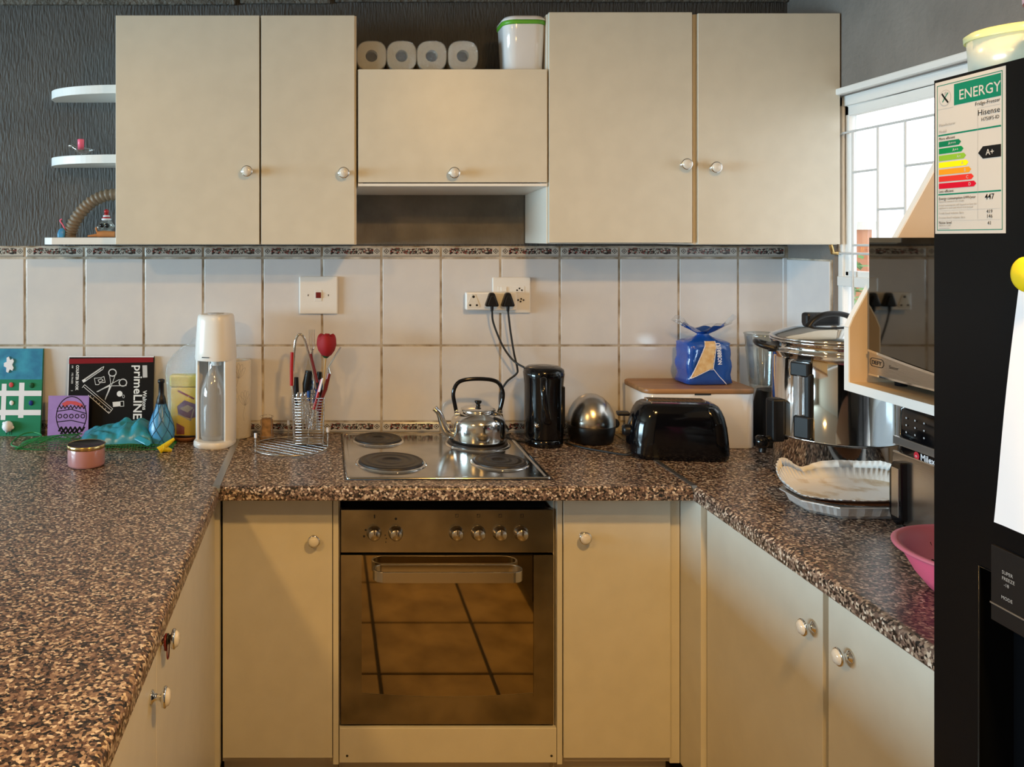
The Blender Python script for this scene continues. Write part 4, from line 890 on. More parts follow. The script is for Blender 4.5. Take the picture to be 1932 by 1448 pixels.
Tt('Manufacturer', 6, 121.5, 3.4, 5); Tt('Model', 6, 114, 3.4, 5); R2(5, 110.5, 94, 112.3, 2)
Tt('More efficient', 6, 106, 3.2, 1)
cols = [3, 4, 6, 7, 8, 9, 10]
for i, (mi, tx) in enumerate(zip(cols, ('A+++', 'A++', 'A+', 'A', 'B', 'C', 'D'))):
    v = 98.2-i*7.9; ln = 30+3.6*i; b.fpoly(F, [(x*S, y*S) for x, y in ((6, v), (6+ln, v), (6+ln+3.4, v+3.1), (6+ln, v+6.2), (6, v+6.2))], .0005, mi)
    Tt(tx, 4+ln-2, v+1.4, 3.6, 0 if i != 3 else 5, 'RIGHT')
b.fpoly(F, [(x*S, y*S) for x, y in ((63.5, 86), (70, 79.5), (94, 79.5), (94, 92.5), (70, 92.5))], .0006, 1); Tt('A+', 74, 82.8, 6.6, 0, bold=.0001)
Tt('Less efficient', 6, 46.5, 3.2, 1); R2(5, 43.5, 94, 45.1, 2)
Tt('447', 79, 36, 6.2, 1, 'CENTER', bold=.0001); Tt('Energy consumption kWh/year', 6, 38.2, 3.2, 1); Tt('Based on standard test results', 6, 35.2, 2.3, 5)
Tt('Actual consumption will depend on how the', 6, 31, 2.3, 5); Tt('appliance is used and where it is located', 6, 28, 2.3, 5)
for v in (26, 13.5+1): b.fline(F, [(5*S, v*S), (93*S, v*S)], .3*S, .0004, 5)
Tt('Fresh food volume litre', 6, 21.8, 2.9, 5); Tt('419', 79, 21.4, 4, 1, 'CENTER'); Tt('Frozen food volume litre', 6, 16.8, 2.9, 5); Tt('146', 79, 16.4, 4, 1, 'CENTER')
Tt('Noise level', 6, 11, 3.2, 1); Tt('dB(A) re 1 pW', 6, 8.3, 2.2, 5); Tt('41', 79, 9.2, 4, 1, 'CENTER'); R2(6, 5.4, 22, 6.2, 5)
b.shift(-t.location).build('energy_label', [M['cream'], M['bk'], M['pgreen'], M['agreen'], M['bgreen'], M['grey'], M['lgreen'], M['pyellow'], M['porange'], M['pred'], M['pdred']], t)
# paper and magnets
t = thing('paper_note', 'sheet of white paper pinned to the black fridge door by a yellow magnet', 'paper', (fxx, -1.80, rel(-.36)))
F = Fr((fxx-.0012, -1.7605, rel(-.364)), (0, -1, 0), (0, 0, 1)); b = MB(); nu, nv = 12, 16
vs = []
for j in range(nv+1):
    for i in range(nu+1):
        a, c = i/nu, j/nv; vs.append(F.p(.042*c+.205*a, .325*c+.010*a, .0008+.006*math.sin(a*5+c*2)**2*(1-c)))
b.add(vs, [(j*(nu+1)+i, j*(nu+1)+i+1, (j+1)*(nu+1)+i+1, (j+1)*(nu+1)+i) for j in range(nv) for i in range(nu)], 0, True)
b.shift(-t.location).build('sheet', 'paper', t)
b = MB(); rnd = random.Random(5)
for k in range(7):
    x0 = .055+.01*rnd.random(); pts = [(x0+.0035*i, .235-.025*k+rnd.uniform(-.003, .003)) for i in range(rnd.randint(14, 26))]; b.fline(Fr((fxx-.009, -1.7605, rel(-.364)), (0, -1, 0), (0, 0, 1)), pts, .0007, .0003)
b.shift(-t.location).build('handwriting', M['grey'], t)
p = on_x(1950, 518, fxx); t = thing('fridge_magnet', 'yellow rounded magnet at the top of the paper note', 'magnet', (fxx-.0025, p.y, p.z))
b = MB(); b.lathe([(.0001, .006), (.014, .005), (.020, .002), (.0215, 0)], seg=28, T=Matrix.Rotation(-PI/2, 4, 'Y')); b.build('disc', 'yellow', t, loc=(-.0075, 0, 0))
p = on_x(1958, 392, fxx); t = thing('fridge_magnet', 'white oval magnet above the yellow one on the fridge', 'magnet', (fxx-.0015, p.y, p.z))
b = MB(); b.loft([ell(0, 0, .025, .013, 0, 28), ell(0, 0, .024, .012, .003, 28), ell(0, 0, .018, .008, .005, 28)], T=Matrix.Rotation(-PI/2, 4, 'Y')); b.build('disc', 'paper', t)
# tubs on the fridge
for (x, y, r, h, lm, label) in ((.925, -1.722, .060, .048, 'tubgreen', 'round clear food tub with pale green lid on top of the fridge'), (.895, -1.856, .060, .066, 'tubpink', 'round clear food tub with mauve lid on the fridge, nearest the camera')):
    M['tubgreen'] = M.get('tubgreen') or film('green_tub_lid', (.80, .93, .60), .1, .2, .5); M['tubpink'] = M.get('tubpink') or film('mauve_tub_lid', (.72, .52, .60), .1, .2, .75)
    t = thing('food_tub', label, 'tub', (x, y, fz+.0005)); b = MB(); b.lathe([(.0001, .0), (r-.006, 0), (r-.004, .003), (r-.001, h), (r-.003, h), (r-.006, .005), (.0001, .003)], seg=40); b.build('bowl', 'tub', t)
    b = MB(); b.lathe([(r+.0015, h-.006), (r+.002, h+.002), (r-.004, h+.006), (r-.02, h+.008), (.0001, h+.0085)], seg=40); b.build('lid', lm, t)
# ================================================================ ON TOP OF THE HOOD CUPBOARD
ztop_ = w_(130)+.0005
def roll(x, y, ex, label):
    t = thing('paper_towel_roll', label, 'paper roll', (x, y, ztop_+.0468), 0, 'plastic-wrapped paper rolls on the hood cupboard')
    T = Matrix.Rotation(-PI/2, 4, 'X')
    def sq(a, z): return [T @ v for v in ell(0, 0, a, .0455*a/.0455, z, 40, 2.8)]
    b = MB(); b.loft([sq(.0440, .0), sq(.0455, .004), sq(.0455, .235), sq(.0445, .238)], False, True)
    k = MB()
    outer = sq(.0440, .0); inner = [T @ v for v in ell(0, 0, .0185, .0185, .0, 40)]; deep = [T @ v for v in ell(0, 0, .0185, .0185, .10, 40)]
    b.loft([outer, inner], False, False, smooth=False); b.loft([inner, deep], False, False); b.build('paper', 'tissue', t)
    k = MB(); k.loft([[v*1 for v in inner], deep], False, True); k = MB(); k.loft([[T @ v for v in ell(0, 0, .0188, .0188, .03, 40)]]*1+[[T @ v for v in ell(0, 0, .0188, .0188, .11, 40)]], True, True); k.build('core', 'dark', t)
    rnd = random.Random(int(x*1000)); b = MB(); n = 40; rings = []
    for s, z in ((1.02, -.001), (1.035, .006), (1.03, .24)): rings.append([Vector((v.x*s, v.y*s, v.z)) for v in ell(0, 0, .0455, .0455, z, n, 2.8)])
    front = [[Vector((v.x*s, v.y*s, -.001-.004*abs(noise.noise(Vector((v.x*s*90, v.y*s*90, x*9)))))) for v in ell(0, 0, .0455, .0455, 0, n, 2.8)] for s in (.12, .3, .45, .6, .75, .9)]
    b.loft(front+rings, True, True, T=T); o = b.build('wrapper', 'rollwrap', t)
    for v in o.data.vertices: pass
    return t
for i, (px, nm) in enumerate(((700, 'paper roll in clear film on the hood cupboard, leftmost of four'), (756, 'paper roll in clear film on the hood cupboard, second from the left'), (812, 'paper roll in clear film on the hood cupboard, third from the left'), (870, 'paper roll in clear film on the hood cupboard, rightmost, nearest the green-banded canister'))):
    roll((px-CX)/608, -.262, 0, nm)
t = thing('canister', 'tall white plastic canister with green-edged lid on the hood cupboard', 'canister', ((987-CX)/612, -.215, ztop_))
b = MB(); b.loft([rr(0, 0, .108, .115, .03, 0, 8), rr(0, 0, .116, .123, .034, .004, 8), rr(0, 0, .130, .135, .038, .140, 8)]); b.build('tub', 'whitegloss', t)
b = MB(); b.loft([rr(0, 0, .132, .137, .038, .1405, 8), rr(0, 0, .136, .141, .04, .142, 8), rr(0, 0, .136, .141, .04, .151, 8), rr(0, 0, .133, .138, .038, .1525, 8)]); b.build('seal_band', 'green', t)
b = MB(); b.loft([rr(0, 0, .137, .142, .04, .153, 8), rr(0, 0, .137, .142, .04, .157, 8), rr(0, 0, .122, .127, .035, .166, 8), rr(0, 0, .10, .105, .03, .168, 8)]); b.build('lid', 'whitegloss', t)
# ================================================================ SMALL THINGS ON THE ROUND-CORNERED SHELVES
zb = rel(.265)+.0005
p = W(152, 290, .12); t = thing('candle_holder', 'clear glass bird-shaped candle holder on the middle rounded shelf', 'candle holder', (p.x, -.12, zb))
b = MB(); b.loft([[Vector((x, w*math.cos(a), z+h*math.sin(a))) for a in [2*PI*i/16 for i in range(16)]] for x, z, w, h in ((-.042, .033, .0005, .0005), (-.036, .034, .008, .007), (-.026, .033, .008, .007), (-.016, .024, .014, .010), (.0, .017, .019, .013), (.016, .018, .018, .012), (.034, .020, .011, .005), (.046, .021, .001, .001))]); b.build('bird', 'glass', t)
b = MB(); b.lathe([(.014, 0), (.012, .002), (.005, .004), (.004, .008), (.012, .012)], seg=16); b.build('foot', 'glass', t)
b = MB(); b.lathe([(.0001, .052), (.004, .05), (.0095, .051), (.0105, .049), (.010, .018), (.0001, .018)], seg=20, T=Matrix.Translation((.001, 0, 0)))
c = thing('candle', 'short pink candle standing in the glass bird holder', 'candle', (p.x, -.12, zb+.004)); b.build('wax', 'pink', c); MB().tube([(.001, 0, .05), (.0015, 0, .057)], .0008, 5).build('wick', 'blackcord', c)
zl = rel(.0025)+.0005
t = thing('ribbed_hose', 'brown corrugated hose arching over the lowest rounded shelf', 'hose', (-.772, -.085, zl))
P = smoothpts([(-.063, 0, .001), (-.061, 0, .018), (-.048, 0, .05), (-.022, 0, .088), (.012, 0, .118), (.055, 0, .137), (.105, 0, .142), (.122, 0, .142)], 16); n = len(P)
b = MB(); b.tube(P, [.021+.0022*math.sin(i*1.25)*(1 if i < n*.78 else .15)-.003*(i/n) for i in range(n)], 18)
b.shift((0, 0, .0)).build('hose', 'brown', t)
t = thing('toy_figure', 'small glass snowman in red and white striped hat on the lowest rounded shelf', 'figurine', (-.702, -.135, zl))
b = MB(); b.ball((.0, 0, .040), .023, 0, 20, .85); b.ball((-.018, -.012, .032), .010, 0, 12); b.ball((.020, -.012, .036), .010, 0, 12); b.ball((0, -.004, .018), .019, 0, 16, .8); b.build('body', 'glass', t)
b = MB(); b.ball((-.010, -.019, .038), .0075, 0, 12); b.ball((.007, -.020, .038), .0075, 0, 12); b.build('eyes', 'black', t)
b = MB()
for i, (r, z) in enumerate(((.0155, .058), (.013, .063), (.011, .068), (.0075, .073))): b.lathe([(r*.8, z-.003), (r, z-.001), (r, z+.002), (r*.8, z+.003)], seg=18, mi=i % 2)
b.build('hat', ['paper', 'red'], t); b = MB(); b.ball((0, 0, .083), .008, 0, 14); b.build('pompom', 'red', t)
t = thing('clay_ornament', 'orange-brown clay ornament lying in front of the glass snowman', 'ornament', (-.700, -.170, zl))
b = MB(); b.tube([(-.022, 0, .010), (.0, 0, .011), (.034, 0, .010)], [.0095, .0105, .0095], 14); b.tube(smoothpts([(-.02, -.004, .013), (-.025, -.006, .028), (-.022, -.006, .031)], 4), .0025, 6); b.build('body', 'orange', t)
b = MB(); b.tube([(-.022, -.004, .007), (-.05, -.010, .004)], [.005, .0025], 8); b.build('tail', 'orange', t)
t = thing('small_toy', 'tiny blue toy with a pink stick at the left end of the lowest rounded shelf', 'toy', (-.858, -.10, zl))
b = MB(); b.loft([rr(0, 0, .022, .018, .005, 0), rr(.001, 0, .026, .02, .007, .012), rr(.003, 0, .02, .016, .006, .026), rr(.004, 0, .01, .01, .004, .03)]); b.build('body', 'bottleblue', t)
b = MB(); b.tube(smoothpts([(.014, 0, .022), (.004, 0, .042), (-.002, 0, .05), (-.004, 0, .056), (.002, 0, .060)], 5), .0022, 8); b.build('stick', 'pink', t)
# ================================================================ LEFT WORKTOP, AGAINST THE WALL
def leaning(name, label, cat, x0, w, h, th, dbase, m, tilt=.11, edge=None, pname='board'):
    loc = (x0, -dbase, Z0+.0006); t = thing(name, label, cat, loc); V = Vector((0, math.sin(tilt), math.cos(tilt))); F = Fr((0, 0, 0), (1, 0, 0), V)
    b = MB(); c = [F.p(u, v, k) for k in (-th, 0) for u, v in ((0, 0), (w, 0), (w, h), (0, h))]; lift = th*math.sin(tilt)
    b.add(c, [(0, 3, 2, 1), (4, 5, 6, 7), (0, 1, 5, 4), (1, 2, 6, 5), (2, 3, 7, 6), (3, 0, 4, 7)]); o = b.build(pname, m, t); b2 = t
    t.location.z += th*math.sin(tilt)*0+.0; return t, F, o
s5 = 571.0
# picture canvas
cw = .25; t, F, o = leaning('painted_canvas', 'painted canvas of a white fence on green grass, leaning on the tiles at far left', 'painting', (74-CX)/s5-cw, cw, .288, .012, .050, M['grass'], .10, pname='canvas')
cu = lambda px: cw-(74-px)/s5; cv = lambda py: (822-py)/s5
b = MB(); b.frect(F, 0, cv(716), cw, .288, .0004, 0); b.frect(F, .0, cv(706), cw, cv(712), .0003, 0)
M['sky2'] = mat('painted_sky', (.03, .30, .46), .6, var=.6, vscale=22, col2=(.01, .17, .33)); b.build('painted_sky', 'sky2', t)
for k, (a, c, d, e) in enumerate(((31, 722, 41, 788), (-2, 724, 7, 792), (-38, 722, -28, 790), (-60, 737, 74, 747), (-60, 773, 74, 783))):
    b = MB(); b.frect(F, max(0, cu(a)), cv(e), cu(d), cv(c), .0007+.0004*k, 0); b.build('fence_slat', 'paper', t)
b = MB()
pl = [(cu(11)+r*math.cos(a)*.8, cv(688)+r*1.25*math.sin(a)) for r, a in [((.0215 if i % 3 else .013), 2*PI*i/15) for i in range(15)]]; vs = [F.p(u, v, k) for k in (.0006, .005) for u, v in pl]; nn = len(pl)
b.add(vs, [tuple(range(nn, 2*nn))]+[(i, (i+1) % nn, (i+1) % nn+nn, i+nn) for i in range(nn)]); b.build('foam_shape', 'paper', t)
for (x, y, r, mm) in ((16, 726, .008, 'rosep'), (55, 727, .0085, 'dgreen'), (18, 760, .0075, 'wh'), (55, 760, .008, 'navy')):
    b = MB(); b.ball((0, 0, 0), r, 0, 10, 1.1); o = b.build('dot', M[mm], t); o.location = F.p(cu(x), cv(y), .002); o.scale = (1, .35, 1)
b = MB(); rnd = random.Random(2); cc = F.p(cu(14), cv(803), .010); b.ball(cc, .018, 0, 14)
for i in range(16): a = rnd.uniform(0, 2*PI); q_ = rnd.uniform(.3, 1); b.ball(cc+Vector((.017*q_*math.cos(a), -.008*(1-q_), .015*q_*math.sin(a))), .0065, 0, 8)
b.build('cotton_sheep', 'paper', t); b = MB()
for x in (16, 20, 10): b.fline(F, [(cu(x), cv(812)), (cu(x), cv(819))], .0016, .003)
b.build('sheep_legs', M['bk'], t)
# black counter book
bw, bh = .284, .262; bx0 = (124-CX)/s5
t, F, o = leaning('counter_book', 'black and white counter book with dark red top band, leaning sideways on the tiles', 'book', bx0, bw, bh, .012, .048, M['bk'], .10, pname='cover')
o.name = 'cover'
q = lambda X, Y: ((X-128)/1720*190/s5, (1448-Y)/1448*160/s5+.004)     # detail-crop coordinates
b = MB(); v1 = bh; b.fpoly(F, [(0.0, q(128, 245)[1]), (bw-.002, q(0, 215)[1]), (bw-.002, bh-.004), (0.0, bh-.008)], .0005); b.build('red_band', M['crim'], t)
b = MB(); b.frect(F, -.0015, .0, .001, bh, .0004); b.frect(F, 0, bh-.003, bw, bh+.0005, .0008); b.build('page_edge', 'paper', t)
b = MB(); W1 = .0017
L2 = lambda pts, w=W1, c=False: b.fline(F, [q(*p_) for p_ in pts], w, .0008, 0, c)
b.ftext(F, 'primeLINE', *q(1262, 262), .0400, .0008, 0, -PI/2, sx=1.02, bold=.0007); b.ftext(F, 'Waltons', *q(1418, 700), .0185, .0008, 0, -PI/2, bold=.0004)
b.ftext(F, 'COUNTER BOOK', *q(255, 265), .0135, .0008, 0, -PI/2, sx=.78, bold=.0004)
for i, s_ in enumerate(('A4', '192 PAGES', '3')): b.ftext(F, s_, *q(178, 270+120*i+(180 if i == 2 else 0)), .009, .0008, 0, -PI/2, sx=.9)
L2([(365, 530), (690, 310), (735, 290), (715, 340), (400, 555)], W1, True); L2([(420, 510), (690, 325)]); L2([(430, 530), (700, 345)]); b.fpoly(F, [q(*p_) for p_ in ((362, 525), (410, 495), (435, 540), (385, 565))], .0009)
for (X, Y) in ((885, 395), (1070, 565)): b.fline(F, [(q(X, Y)[0]+.0125*math.cos(a)*1.0, q(X, Y)[1]+.0115*math.sin(a)) for a in [2*PI*i/18 for i in range(18)]], .0034, .0008, 0, True)
L2([(835, 430), (860, 570), (770, 860), (880, 600), (945, 400)]); L2([(1010, 510), (880, 580), (620, 720), (850, 620), (1130, 615)]); L2([(640, 715), (840, 610)], .0035); L2([(775, 840), (850, 630)], .0035)
L2([(370, 650), (410, 600), (905, 1010), (850, 1080)]); L2([(400, 640), (880, 1035)]); L2([(480, 780), (840, 1085), (855, 1070)], .0024)
for i in range(7): X, Y = 500+53*i, 800+45*i; L2([(X, Y), (X+22, Y-26 if i % 2 else Y-14)], .0016)
L2([(575, 490), (690, 480), (740, 460), (765, 560), (680, 565), (650, 600), (600, 600)], W1, True); L2([(640, 520), (700, 500), (730, 530), (660, 560)], W1, True)
b.fcirc(F, *q(1018, 755), .0098, .0009, n=9); b.fline(F, [(q(1085, 800)[0]+.0035*math.cos(a), q(1085, 800)[1]+.005*math.sin(a)) for a in [2*PI*i/10 for i in range(10)]], .0012, .0008, 0, True)
b.fpoly(F, [q(*p_) for p_ in ((900, 895), (1030, 885), (1035, 965), (910, 978))], .0009); L2([(1030, 885), (1090, 880), (1095, 965), (1035, 968)], W1, True)
b.build('cover_print', M['wh'], t)
b = MB(); b.fpoly(F, [q(*p_) for p_ in ((1400, 270), (1480, 268), (1490, 475), (1412, 480))], .0008); b.build('logo_patch', M['ltgrey'], t)
# purple card with egg drawing
t, F, o = leaning('greeting_card', 'lilac card with a black-outlined patterned egg, leaning on the black book', 'card', (82-CX)/582, .134, .137, .0015, .075, 'purple', .10, pname='card')
s6 = 582; q = lambda px, py: ((px-82)/s6, (822-py)/s6)
b = MB(); eg = [(127+29*math.cos(a)*(1-.14*max(0, -math.sin(a))), 783-39*math.sin(a)) for a in [2*PI*i/40 for i in range(40)]]
b.fline(F, [q(*p_) for p_ in eg], .003, .0006, 0, True)
b.fline(F, [q(99, 772), q(126, 768), q(155, 776)], .0028, .0006); b.fline(F, [q(100, 792), q(127, 789), q(154, 795)], .0028, .0006)
for i in range(5): b.fline(F, [(q(105+11*i, 781)[0]+.0062*math.cos(a), q(0, 781)[1]+.0062*math.sin(a)) for a in [2*PI*k/12 for k in range(12)]], .0028, .0006, 0, True)
b.fline(F, [q(100+3.6*i, 765-(4 if i % 2 else -2)) for i in range(16)], .003, .0006); b.fline(F, [q(104+4.4*i, 806-(4 if i % 2 else -3)) for i in range(12)], .006, .0006); b.fline(F, [q(108+4.2*i, 812-(4 if i % 2 else -2)) for i in range(9)], .006, .0006)
b.build('egg_outline', M['bk'], t)
b = MB(); b.fpoly(F, [q(*p_) for p_ in ((108, 757), (118, 752), (135, 753), (147, 758), (151, 765), (140, 762), (125, 758), (112, 764))], .0005); b.build('red_stripe', M['crim'] if False else M['rosep'], t)
# green net bag and blue packet on it
t = thing('net_bag', 'green plastic net bag lying flat on the worktop under the blue packet', 'net bag', (-.72, -.175, Z0))
b = MB(); nx, ny = 56, 18; vs = []
for j in range(ny+1):
    for i in range(nx+1):
        u_, v_ = i/nx*2-1, j/ny*2-1; rad = max(0, 1-(abs(u_)**3+abs(v_)**3)); x = u_*.245; y = v_*.075*(1-.25*u_*u_)
        z = .003+.026*rad**.5*(1.0 if u_ < -.3 else .5)+.004*noise.noise(Vector((x*22, y*30, 1)))*rad; vs.append((x+.004*noise.noise(Vector((x*30, y*30, 5))), y, max(.0018, z)))
b.add(vs, [(j*(nx+1)+i, j*(nx+1)+i+1, (j+1)*(nx+1)+i+1, (j+1)*(nx+1)+i) for j in range(ny) for i in range(nx)])
o = b.build('net', 'greennet', t); q_ = o.modifiers.new('w', 'WIREFRAME'); q_.thickness = .0015; q_.use_replace = True; q_.use_even_offset = False
b = MB(); b.tube(smoothpts([(-.22, -.05, .004), (-.262, -.03, .012), (-.25, .03, .028), (-.215, .05, .030), (-.18, .0, .027), (-.235, -.06, .004)], 8), .0022, 6); b.tube(smoothpts([(-.17, -.05, .02), (-.12, -.0, .032), (-.06, .04, .028)], 6), .002, 6); b.build('drawstring', 'greennet', t)
def crumple(name, label, cat, loc, size, m, pname, seed, rot=0, amp=.012, group=None, top=None):
    t = thing(name, label, cat, loc, rot); b = MB(); nx, ny = 44, 26; vs = []; L, D, H = size
    for lay in (0, 1):
        for j in range(ny+1):
            for i in range(nx+1):
                u_, v_ = i/nx*2-1, j/ny*2-1; e = max(0, 1-max(abs(u_), abs(v_))**5); x, y = u_*L/2, v_*D/2; hh = top(u_, v_)*H if top else H
                z = (hh*e**.6+amp*(abs(noise.noise(Vector((x*20, y*20, seed))))*1.6+.5*abs(noise.noise(Vector((x*50, y*45, seed+9)))))*e) if lay else .0005
                vs.append((x+.004*noise.noise(Vector((y*25, seed, x*9))), y+.006*noise.noise(Vector((x*18, seed+3, 0))), z))
    k = (nx+1)*(ny+1)
    b.add(vs, [(l*k+j*(nx+1)+i, l*k+j*(nx+1)+i+1, l*k+(j+1)*(nx+1)+i+1, l*k+(j+1)*(nx+1)+i) for l in (0, 1) for j in range(ny) for i in range(nx)], 0, True)
    b.build(pname, m, t); return t
t = crumple('plastic_packet', 'crumpled teal-blue plastic packet on the green net bag', 'packet', (-.660, -.165, Z0+.014), (.235, .105, .050), 'bluefilm', 'packet', 4, math.radians(4), .020, top=lambda u_, v_: .75+.35*u_+.3*v_)
b = MB(); pts = [(.06, -.035, .03), (.075, -.06, .010), (.05, -.075, .004), (.03, -.06, .012)]; b.loft([[Vector((.045+.02*k+.010*math.cos(a), -.03-.013*k+.012*math.sin(a)*.5, .028-.007*k+.008*math.sin(a))) for a in [2*PI*i/12 for i in range(12)]] for k in range(4)]); b.build('tail', 'bluefilm', t)
# candle
t = thing('scented_candle', 'pink glass candle jar with gold rim and dark lid on the left worktop', 'candle', (-.690, -.405, Z0))
b = MB(); b.lathe([(.0001, .0005), (.047, .0005), (.051, .003), (.0525, .008), (.0525, .052), (.0515, .054)], seg=48); b.build('jar', 'wax', t)
b = MB(); b.lathe([(.0528, .0515), (.0545, .0525), (.0545, .062), (.053, .0635), (.0515, .0625)], seg=48); b.build('gold_rim', 'gold', t)
b = MB(); b.lathe([(.0515, .0625), (.0505, .0600), (.0001, .0595)], seg=48); b.build('lid_top', 'blackm', t)
# blue bottle with net
t = thing('wrapped_bottle', 'small pear-shaped blue bottle in net wrapping with black neck, left of the yellow box', 'bottle', (-.520, -.165, Z0))
pr = [(.0001, 0), (.030, 0), (.038, .010), (.0425, .035), (.040, .060), (.030, .090), (.019, .118), (.0145, .135)]
b = MB(); b.lathe(pr, seg=32); b.build('bottle_body', 'bottleblue', t)
b = MB(); b.lathe([(.0155, .130), (.0165, .135), (.0135, .15), (.009, .160), (.0085, .196), (.011, .198), (.011, .207), (.006, .210), (.0001, .210)], seg=20); b.build('neck', 'blackm', t)
b = MB()
def rz(z):
    for (r0, z0), (r1, z1) in zip(pr[1:-1], pr[2:]):
        if z0 <= z <= z1: return lerp(r0, r1, (z-z0)/(z1-z0))
    return .03
for s in (-1, 1):
    for k in range(7): b.tube([((rz(z)+.0006)*math.cos(2*PI*k/7+s*z*16), (rz(z)+.0006)*math.sin(2*PI*k/7+s*z*16), z) for z in [.008+.0125*i for i in range(11)]], .0011, 5)
b.build('net_wrap', 'dkblue', t)
# yellow box on a dish in a clear bag
yx = -.455
t = thing('dish', 'shallow brown dish under the yellow box, behind the white drinks machine', 'dish', (yx, -.088, Z0)); b = MB(); b.lathe([(.0001, 0), (.045, 0), (.056, .010), (.058, .016), (.055, .016), (.043, .006), (.0001, .006)], seg=32); b.build('bowl', 'brownpaper', t)
t = thing('snack_box', 'yellow printed box inside a clear bag, left of the white drinks machine', 'box', (yx, -.088, Z0+.017))
b = MB(); b.box(-.044, -.026, 0, .044, .026, .155); b.build('carton', 'yellow', t, bev=.002)
M['boxtop'] = mat('yellow_flap', (.70, .60, .05), .4, var=.2, vscale=30); b = MB(); b.box(-.050, -.02, .156, .044, .02, .195); b.build('flap', 'boxtop', t, bev=.006)
F = Fr((0, -.0262, 0), (1, 0, 0), (0, 0, 1)); b = MB(); b.fpoly(F, [(-.024, .095), (.0, .115), (.042, .10), (.042, .062), (.02, .055), (-.02, .068)], .0004, 0); b.fpoly(F, [(-.026, .004), (.0, .004), (.0, .028), (-.026, .042)], .0004, 1); b.fline(F, [(-.02, .145), (.03, .120)], .006, .0005, 1); b.fline(F, [(-.02, .07), (.02, .05), (.03, .085)], .004, .0006, 2); b.fpoly(F, [(-.018, .088), (.01, .10), (.03, .09), (.01, .075)], .0006, 2)
b.build('box_print', [M['violet'], M['crim'], M['grey']], t)
b = MB(); rings = []; 
for k, (z, a, d, cx) in enumerate(((.0, .055, .036, 0), (.04, .056, .038, 0), (.10, .058, .040, 0), (.16, .060, .040, .0), (.20, .062, .038, -.004), (.235, .058, .032, 0), (.262, .046, .024, .008), (.285, .030, .016, .020), (.30, .012, .008, .030), (.315, .016, .010, .040))):
    rings.append([Vector((v.x+.005*noise.noise(v*40), v.y+.006*noise.noise(v*50), v.z+.004*noise.noise(v*30))) for v in ell(cx, 0, a, d, z, 36, 2.6)])
b.loft(rings, False, False); t2 = thing('plastic_bag', 'clear crinkled plastic bag around the yellow box', 'bag', (yx, -.088, Z0+.0175)); b.build('bag', 'clearbag', t2)
# yellow trumpets
t = thing('yellow_nozzle', 'two small yellow plastic funnels in front of the blue bottle', 'funnel', (-.498, -.262, Z0))
for k, (x, y, z, dx, dz, l) in enumerate(((0, 0, .014, .75, .55, .045), (.008, .004, .010, .35, -.15, .022))):
    d_ = Vector((dx, .25, dz)).normalized(); p0 = Vector((x, y, z)); P = [p0-d_*.012, p0, p0+d_*l*.5, p0+d_*l]; b = MB(); b.tube(P, [.0125, .0095, .0075, .0045], 16, caps=True); b.build('funnel', 'yellow', t)
# drinks machine
t = thing('drinks_machine', 'white home carbonating machine with clear bottle, standing at the worktop joint', 'drinks machine', (-.348, -.150, Z0), math.radians(-14))
b = MB(); b.loft([ell(0, -.01, .060, .068, 0, 48, 2.4), ell(0, -.01, .0635, .071, .004, 48, 2.4), ell(0, -.01, .0635, .071, .014, 48, 2.4), ell(0, -.01, .060, .067, .020, 48, 2.4)]); b.build('base', 'white', t)
outer = lambda z, s=1: [v for v in ell(0, 0, .0655*s, .068*s, z, 64, 2.4)]
b = MB(); rings = []
def shell(z, s):
    a0, a1 = math.radians(-42), math.radians(222); N = 40; o_ = []; i_ = []
    for k in range(N+1):
        a = a0+(a1-a0)*k/N; o_.append(Vector((.0655*s*math.cos(a), .066*s*math.sin(a)-.0, z)))
        i_.append(Vector((.056*s*math.cos(a), .054*s*math.sin(a)-.004, z)))
    return o_+list(reversed(i_))
b.loft([shell(z, s) for z, s in ((.016, .98), (.05, .985), (.15, .985), (.24, .97), (.285, .965))], True, True); b.build('back_shell', 'white', t, bev=.002)
hd = [(.272, .955), (.276, .965), (.30, .955), (.36, .90), (.395, .865), (.408, .84), (.414, .79), (.4155, .70)]
b = MB(); b.loft([[Vector((v.x, v.y, v.z)) for v in ell(0, 0, .0655*s, .070*s, z, 64, 2.4)] for z, s in hd]); hh_ = b.build('head', 'white', t)
b = MB(); b.lathe([(.0001, .4175), (.024, .4172), (.026, .4162), (.0262, .4145)], seg=32); b.build('top_button', 'ltgrey' if False else M['ltgrey'], hh_)
b = MB(); b.box(-.020, -.0702, .2835, .004, -.066, .2855); b.build('slot', 'dark', hh_)
b = MB(); b.tube([(.008, -.02, .275), (.008, -.02, .255)], .017, 20); b.tube([(-.010, -.03, .272), (-.011, -.032, .222)], [.0032, .0026], 8); b.build('nozzle', 'white', t)
b = MB(); b.lathe([(.0001, .022), (.036, .022), (.040, .028), (.041, .06), (.041, .15), (.038, .18), (.026, .215), (.015, .24), (.0135, .262)], seg=40, T=Matrix.Translation((0, -.022, 0))); bo = b.build('carbonating_bottle', 'smoke', t)
b = MB(); b.lathe([(.0001, .0), (.0392, .0), (.0392, .128), (.0001, .128)], seg=40, T=Matrix.Translation((0, -.022, .026))); 
M['inwhite'] = mat('inner_grey_plastic', (.66, .65, .64), .35); b = MB(); b.box(-.052, .030, .02, .052, .036, .27); b.build('inner_back', 'inwhite', t)
